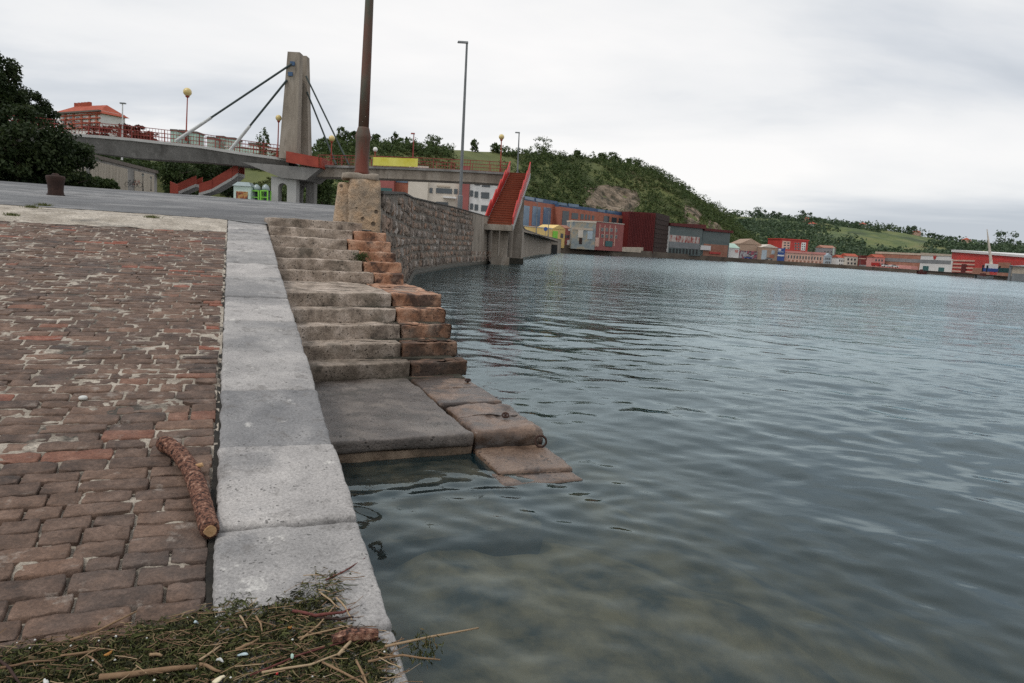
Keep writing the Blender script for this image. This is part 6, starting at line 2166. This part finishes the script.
for k in range(90):
    a, b = RNG.uniform(amin, amax), RNG.uniform(bmin, bmax)
    if not inside(a, b): continue
    P0 = R(a, b, zr(b) + RNG.uniform(.03, .055)); r = RNG.uniform(.002, .006)
    bits.lathe(P0, [(r * .4, -r * .6), (r, 0), (r * .5, r * .6)], 6)
o = bits.build('pale_crumbs', M_bitwhite)
tag(o, 'tiny white plastic and shell crumbs sprinkled in the seaweed', 'debris', kind='stuff')


def stick(pp, rad, m, label, tint=.7, group='sticks in the tide line', ups=None, n=7):
    P = [on_ramp(px, py, (ups[i] if ups else .05)) for i, (px, py) in enumerate(pp)]
    S_ = []
    for i in range(len(P) - 1):
        for t in (0, .5): S_.append(P[i] * (1 - t) + P[i + 1] * t)
    S_.append(P[-1])
    S_ = [p + RNG.normal(0, rad * .25, 3) for p in S_]
    rr = np.interp(np.linspace(0, 1, len(S_)), [0, .5, 1], [rad, rad * .95, rad * .6])
    mb = MB(); mb.tube([p - S_[0] for p in S_], rr, n, tint=tint, rough=.12)
    o = mb.build('dry_stick', m, smooth=True)
    o.location = tuple(float(v) for v in S_[0])
    tag(o, label, 'stick', group)


stick([(385, 646), (430, 637), (478, 628)], .0055, M_straw, 'straight tan reed jutting out over the water with weed hanging from it', .85, ups=[.05, .03, .02])
stick([(368, 662), (402, 655), (440, 660)], .005, M_straw, 'bent tan stick jutting over the kerb edge below the straight reed', .6, ups=[.05, .05, .03])
stick([(326, 580), (345, 571), (365, 558)], .004, M_redroot, 'thin dark red twig reaching across the kerb to its edge', ups=[.04, .03, .02])
stick([(294, 611), (315, 615), (335, 613), (350, 609)], .0075, M_redroot, 'smooth dark red root curving across the weed on the kerb', ups=[.05, .06, .06, .05])
stick([(320, 618), (340, 619), (354, 617)], .006, M_rust, 'blackish twig just below the curved red root')
stick([(300, 640), (318, 625), (336, 605)], .0045, M_straw, 'tan stick slanting up across the kerb weed', .8)
stick([(336, 598), (346, 608), (352, 620)], .004, M_straw, 'short pale stick leaning down right near the kerb edge', .9)
stick([(320, 592), (330, 600), (339, 608)], .004, M_straw, 'short pale stick above the curved red root', .9)
stick([(298, 638), (330, 630), (352, 625)], .004, M_straw, 'long straight straw lying flat below the red root', .8)
stick([(338, 655), (350, 642), (353, 632)], .007, M_straw, 'pale forked stub standing out of the weed', .95)
stick([(322, 662), (360, 682), (400, 712)], .005, M_straw, 'tan stick running out of the bottom edge over the kerb', .65)
stick([(356, 660), (364, 676), (372, 700)], .005, M_straw, 'short tan stick beside the kerb edge at the bottom', .7)
stick([(262, 672), (310, 665), (345, 652)], .005, M_straw, 'long pale straw across the lower weed', .95)
stick([(250, 676), (300, 655), (350, 640)], .0045, M_redroot, 'dark red stem lying under the long pale straw')
stick([(70, 640), (95, 632), (137, 611)], .0055, M_straw, 'long tan stick with its end on the bare setts at left', .65, ups=[.05, .04, .02])
stick([(60, 656), (85, 653), (105, 648)], .005, M_straw, 'orange brown stick lying level in the left weed', .55)
stick([(88, 655), (96, 661), (102, 667)], .004, M_straw, 'short orange twig crossing near the orange leaf', .5)
stick([(100, 678), (150, 672), (195, 668)], .012, M_straw, 'thick weathered branch lying flat at the bottom left', .55)
stick([(-6, 655), (8, 668), (24, 690)], .006, M_rust, 'dark stick slanting out of the bottom left corner')
stick([(200, 660), (212, 652), (220, 646)], .005, M_straw, 'short pale stick beside the kerb joint', .95)
stick([(200, 664), (210, 668), (220, 672)], .007, M_straw, 'flat brown chip below the short pale stick', .6)
stick([(236, 650), (246, 646), (258, 639)], .007, M_straw, 'short thick tan stick by the pale blue film', .7)
stick([(240, 616), (244, 622), (247, 628)], .004, M_straw, 'tiny pale stick at the top of the kerb weed', .9)
stick([(256, 616), (261, 624), (262, 632)], .004, M_straw, 'tiny curved tan stick right of the tiny pale stick', .75)
stick([(0, 668), (30, 662), (58, 660)], .005, M_straw, 'brown stick along the left weed edge', .4)
stick([(150, 655), (156, 654), (162, 656)], .007, M_straw, 'small tan chip alone in the middle of the left weed', .8)
# weathered bark chunk
P = [on_ramp(px, py, .05) for px, py in ((332, 640), (350, 636), (378, 634))]
o = thing('bark_chunk', 'broad brown chunk of rotten bark on the kerb edge', 'driftwood', P[1])
mb = MB(); mb.tube([P[0], P[1], P[2]], [.02, .034, .022], 9, rough=.25); mb.build('rotten_wood', M_bark, o)


def scrap(px, py, sx, sy, m, label, name='plastic_scrap'):
    P = on_ramp(px, py, .052)
    mb = MB(); mb.lathe((0, 0, 0), [(.2, -.006), (.46, -.004), (.5, 0), (.42, .007), (.15, .011)], 11)
    v = mb.v[0]; ph = RNG.uniform(0, 6, 4); an_ = np.arctan2(v[:, 1], v[:, 0])
    k_ = 1 + .22 * np.sin(2 * an_ + ph[0]) + .15 * np.sin(3 * an_ + ph[1]) + .08 * np.sin(5 * an_ + ph[2])
    v[:, 0] *= sx * .58 * k_; v[:, 1] *= sy * .5 * k_; v[:, 2] *= .6; v[:, 2] += .006 * np.sin(v[:, 0] / sx * 5 + ph[3])
    o = mb.build(name, m, smooth=True)
    o.location = tuple(float(v) for v in P); o.rotation_euler = (RNG.normal(0, .15), .05, RNG.uniform(0, 3))
    tag(o, label, 'litter', 'litter in the tide line')


scrap(108, 653, .055, .03, M_bityel, 'curled orange dead leaf in the left weed', 'dead_leaf')
scrap(116, 637, .03, .018, M_bitwhite, 'white scrap at the upper edge of the left weed')
scrap(46, 681, .06, .03, M_bitwhite, 'white plastic scrap at the bottom left edge')
scrap(220, 661, .045, .025, M_bitwhite, 'white oval scrap beside the pale blue film')
scrap(243, 655, .08, .035, M_bitblue, 'crumpled pale blue film in the kerb weed')
scrap(277, 674, .035, .018, M_bitred, 'bright red plastic scrap at the bottom of the weed')
scrap(292, 657, .035, .03, M_palegreen, 'pale mint plastic scrap in the kerb weed')
scrap(218, 680, .085, .05, M_bitcream, 'cream foam piece at the bottom edge near the kerb')
scrap(290, 627, .04, .02, M_bityel, 'small orange chip in the kerb weed', 'dead_leaf')
scrap(196, 623, .03, .03, M_bitblue, 'bluish pebble like scrap beside the kerb joint')
# weed hanging off the reed
mb = MB()
P = on_ramp(424, 645, .01)
for k in range(200):
    p = P + RNG.normal(0, 1, 3) * [.035, .02, .03] - [0, 0, .02]
    d = RNG.normal(0, 1, 3) * [.4, .4, 1]; d /= np.linalg.norm(d); e = np.cross(d, RNG.normal(0, 1, 3)); e /= np.linalg.norm(e)
    mb.quad(p, p + d * .015 + e * .003, p + d * .03, p + d * .015 - e * .003, RNG.random())
o = mb.build('hanging_weed', M_weed)
tag(o, 'dark weed clump hanging from the reed over the water', 'seaweed')
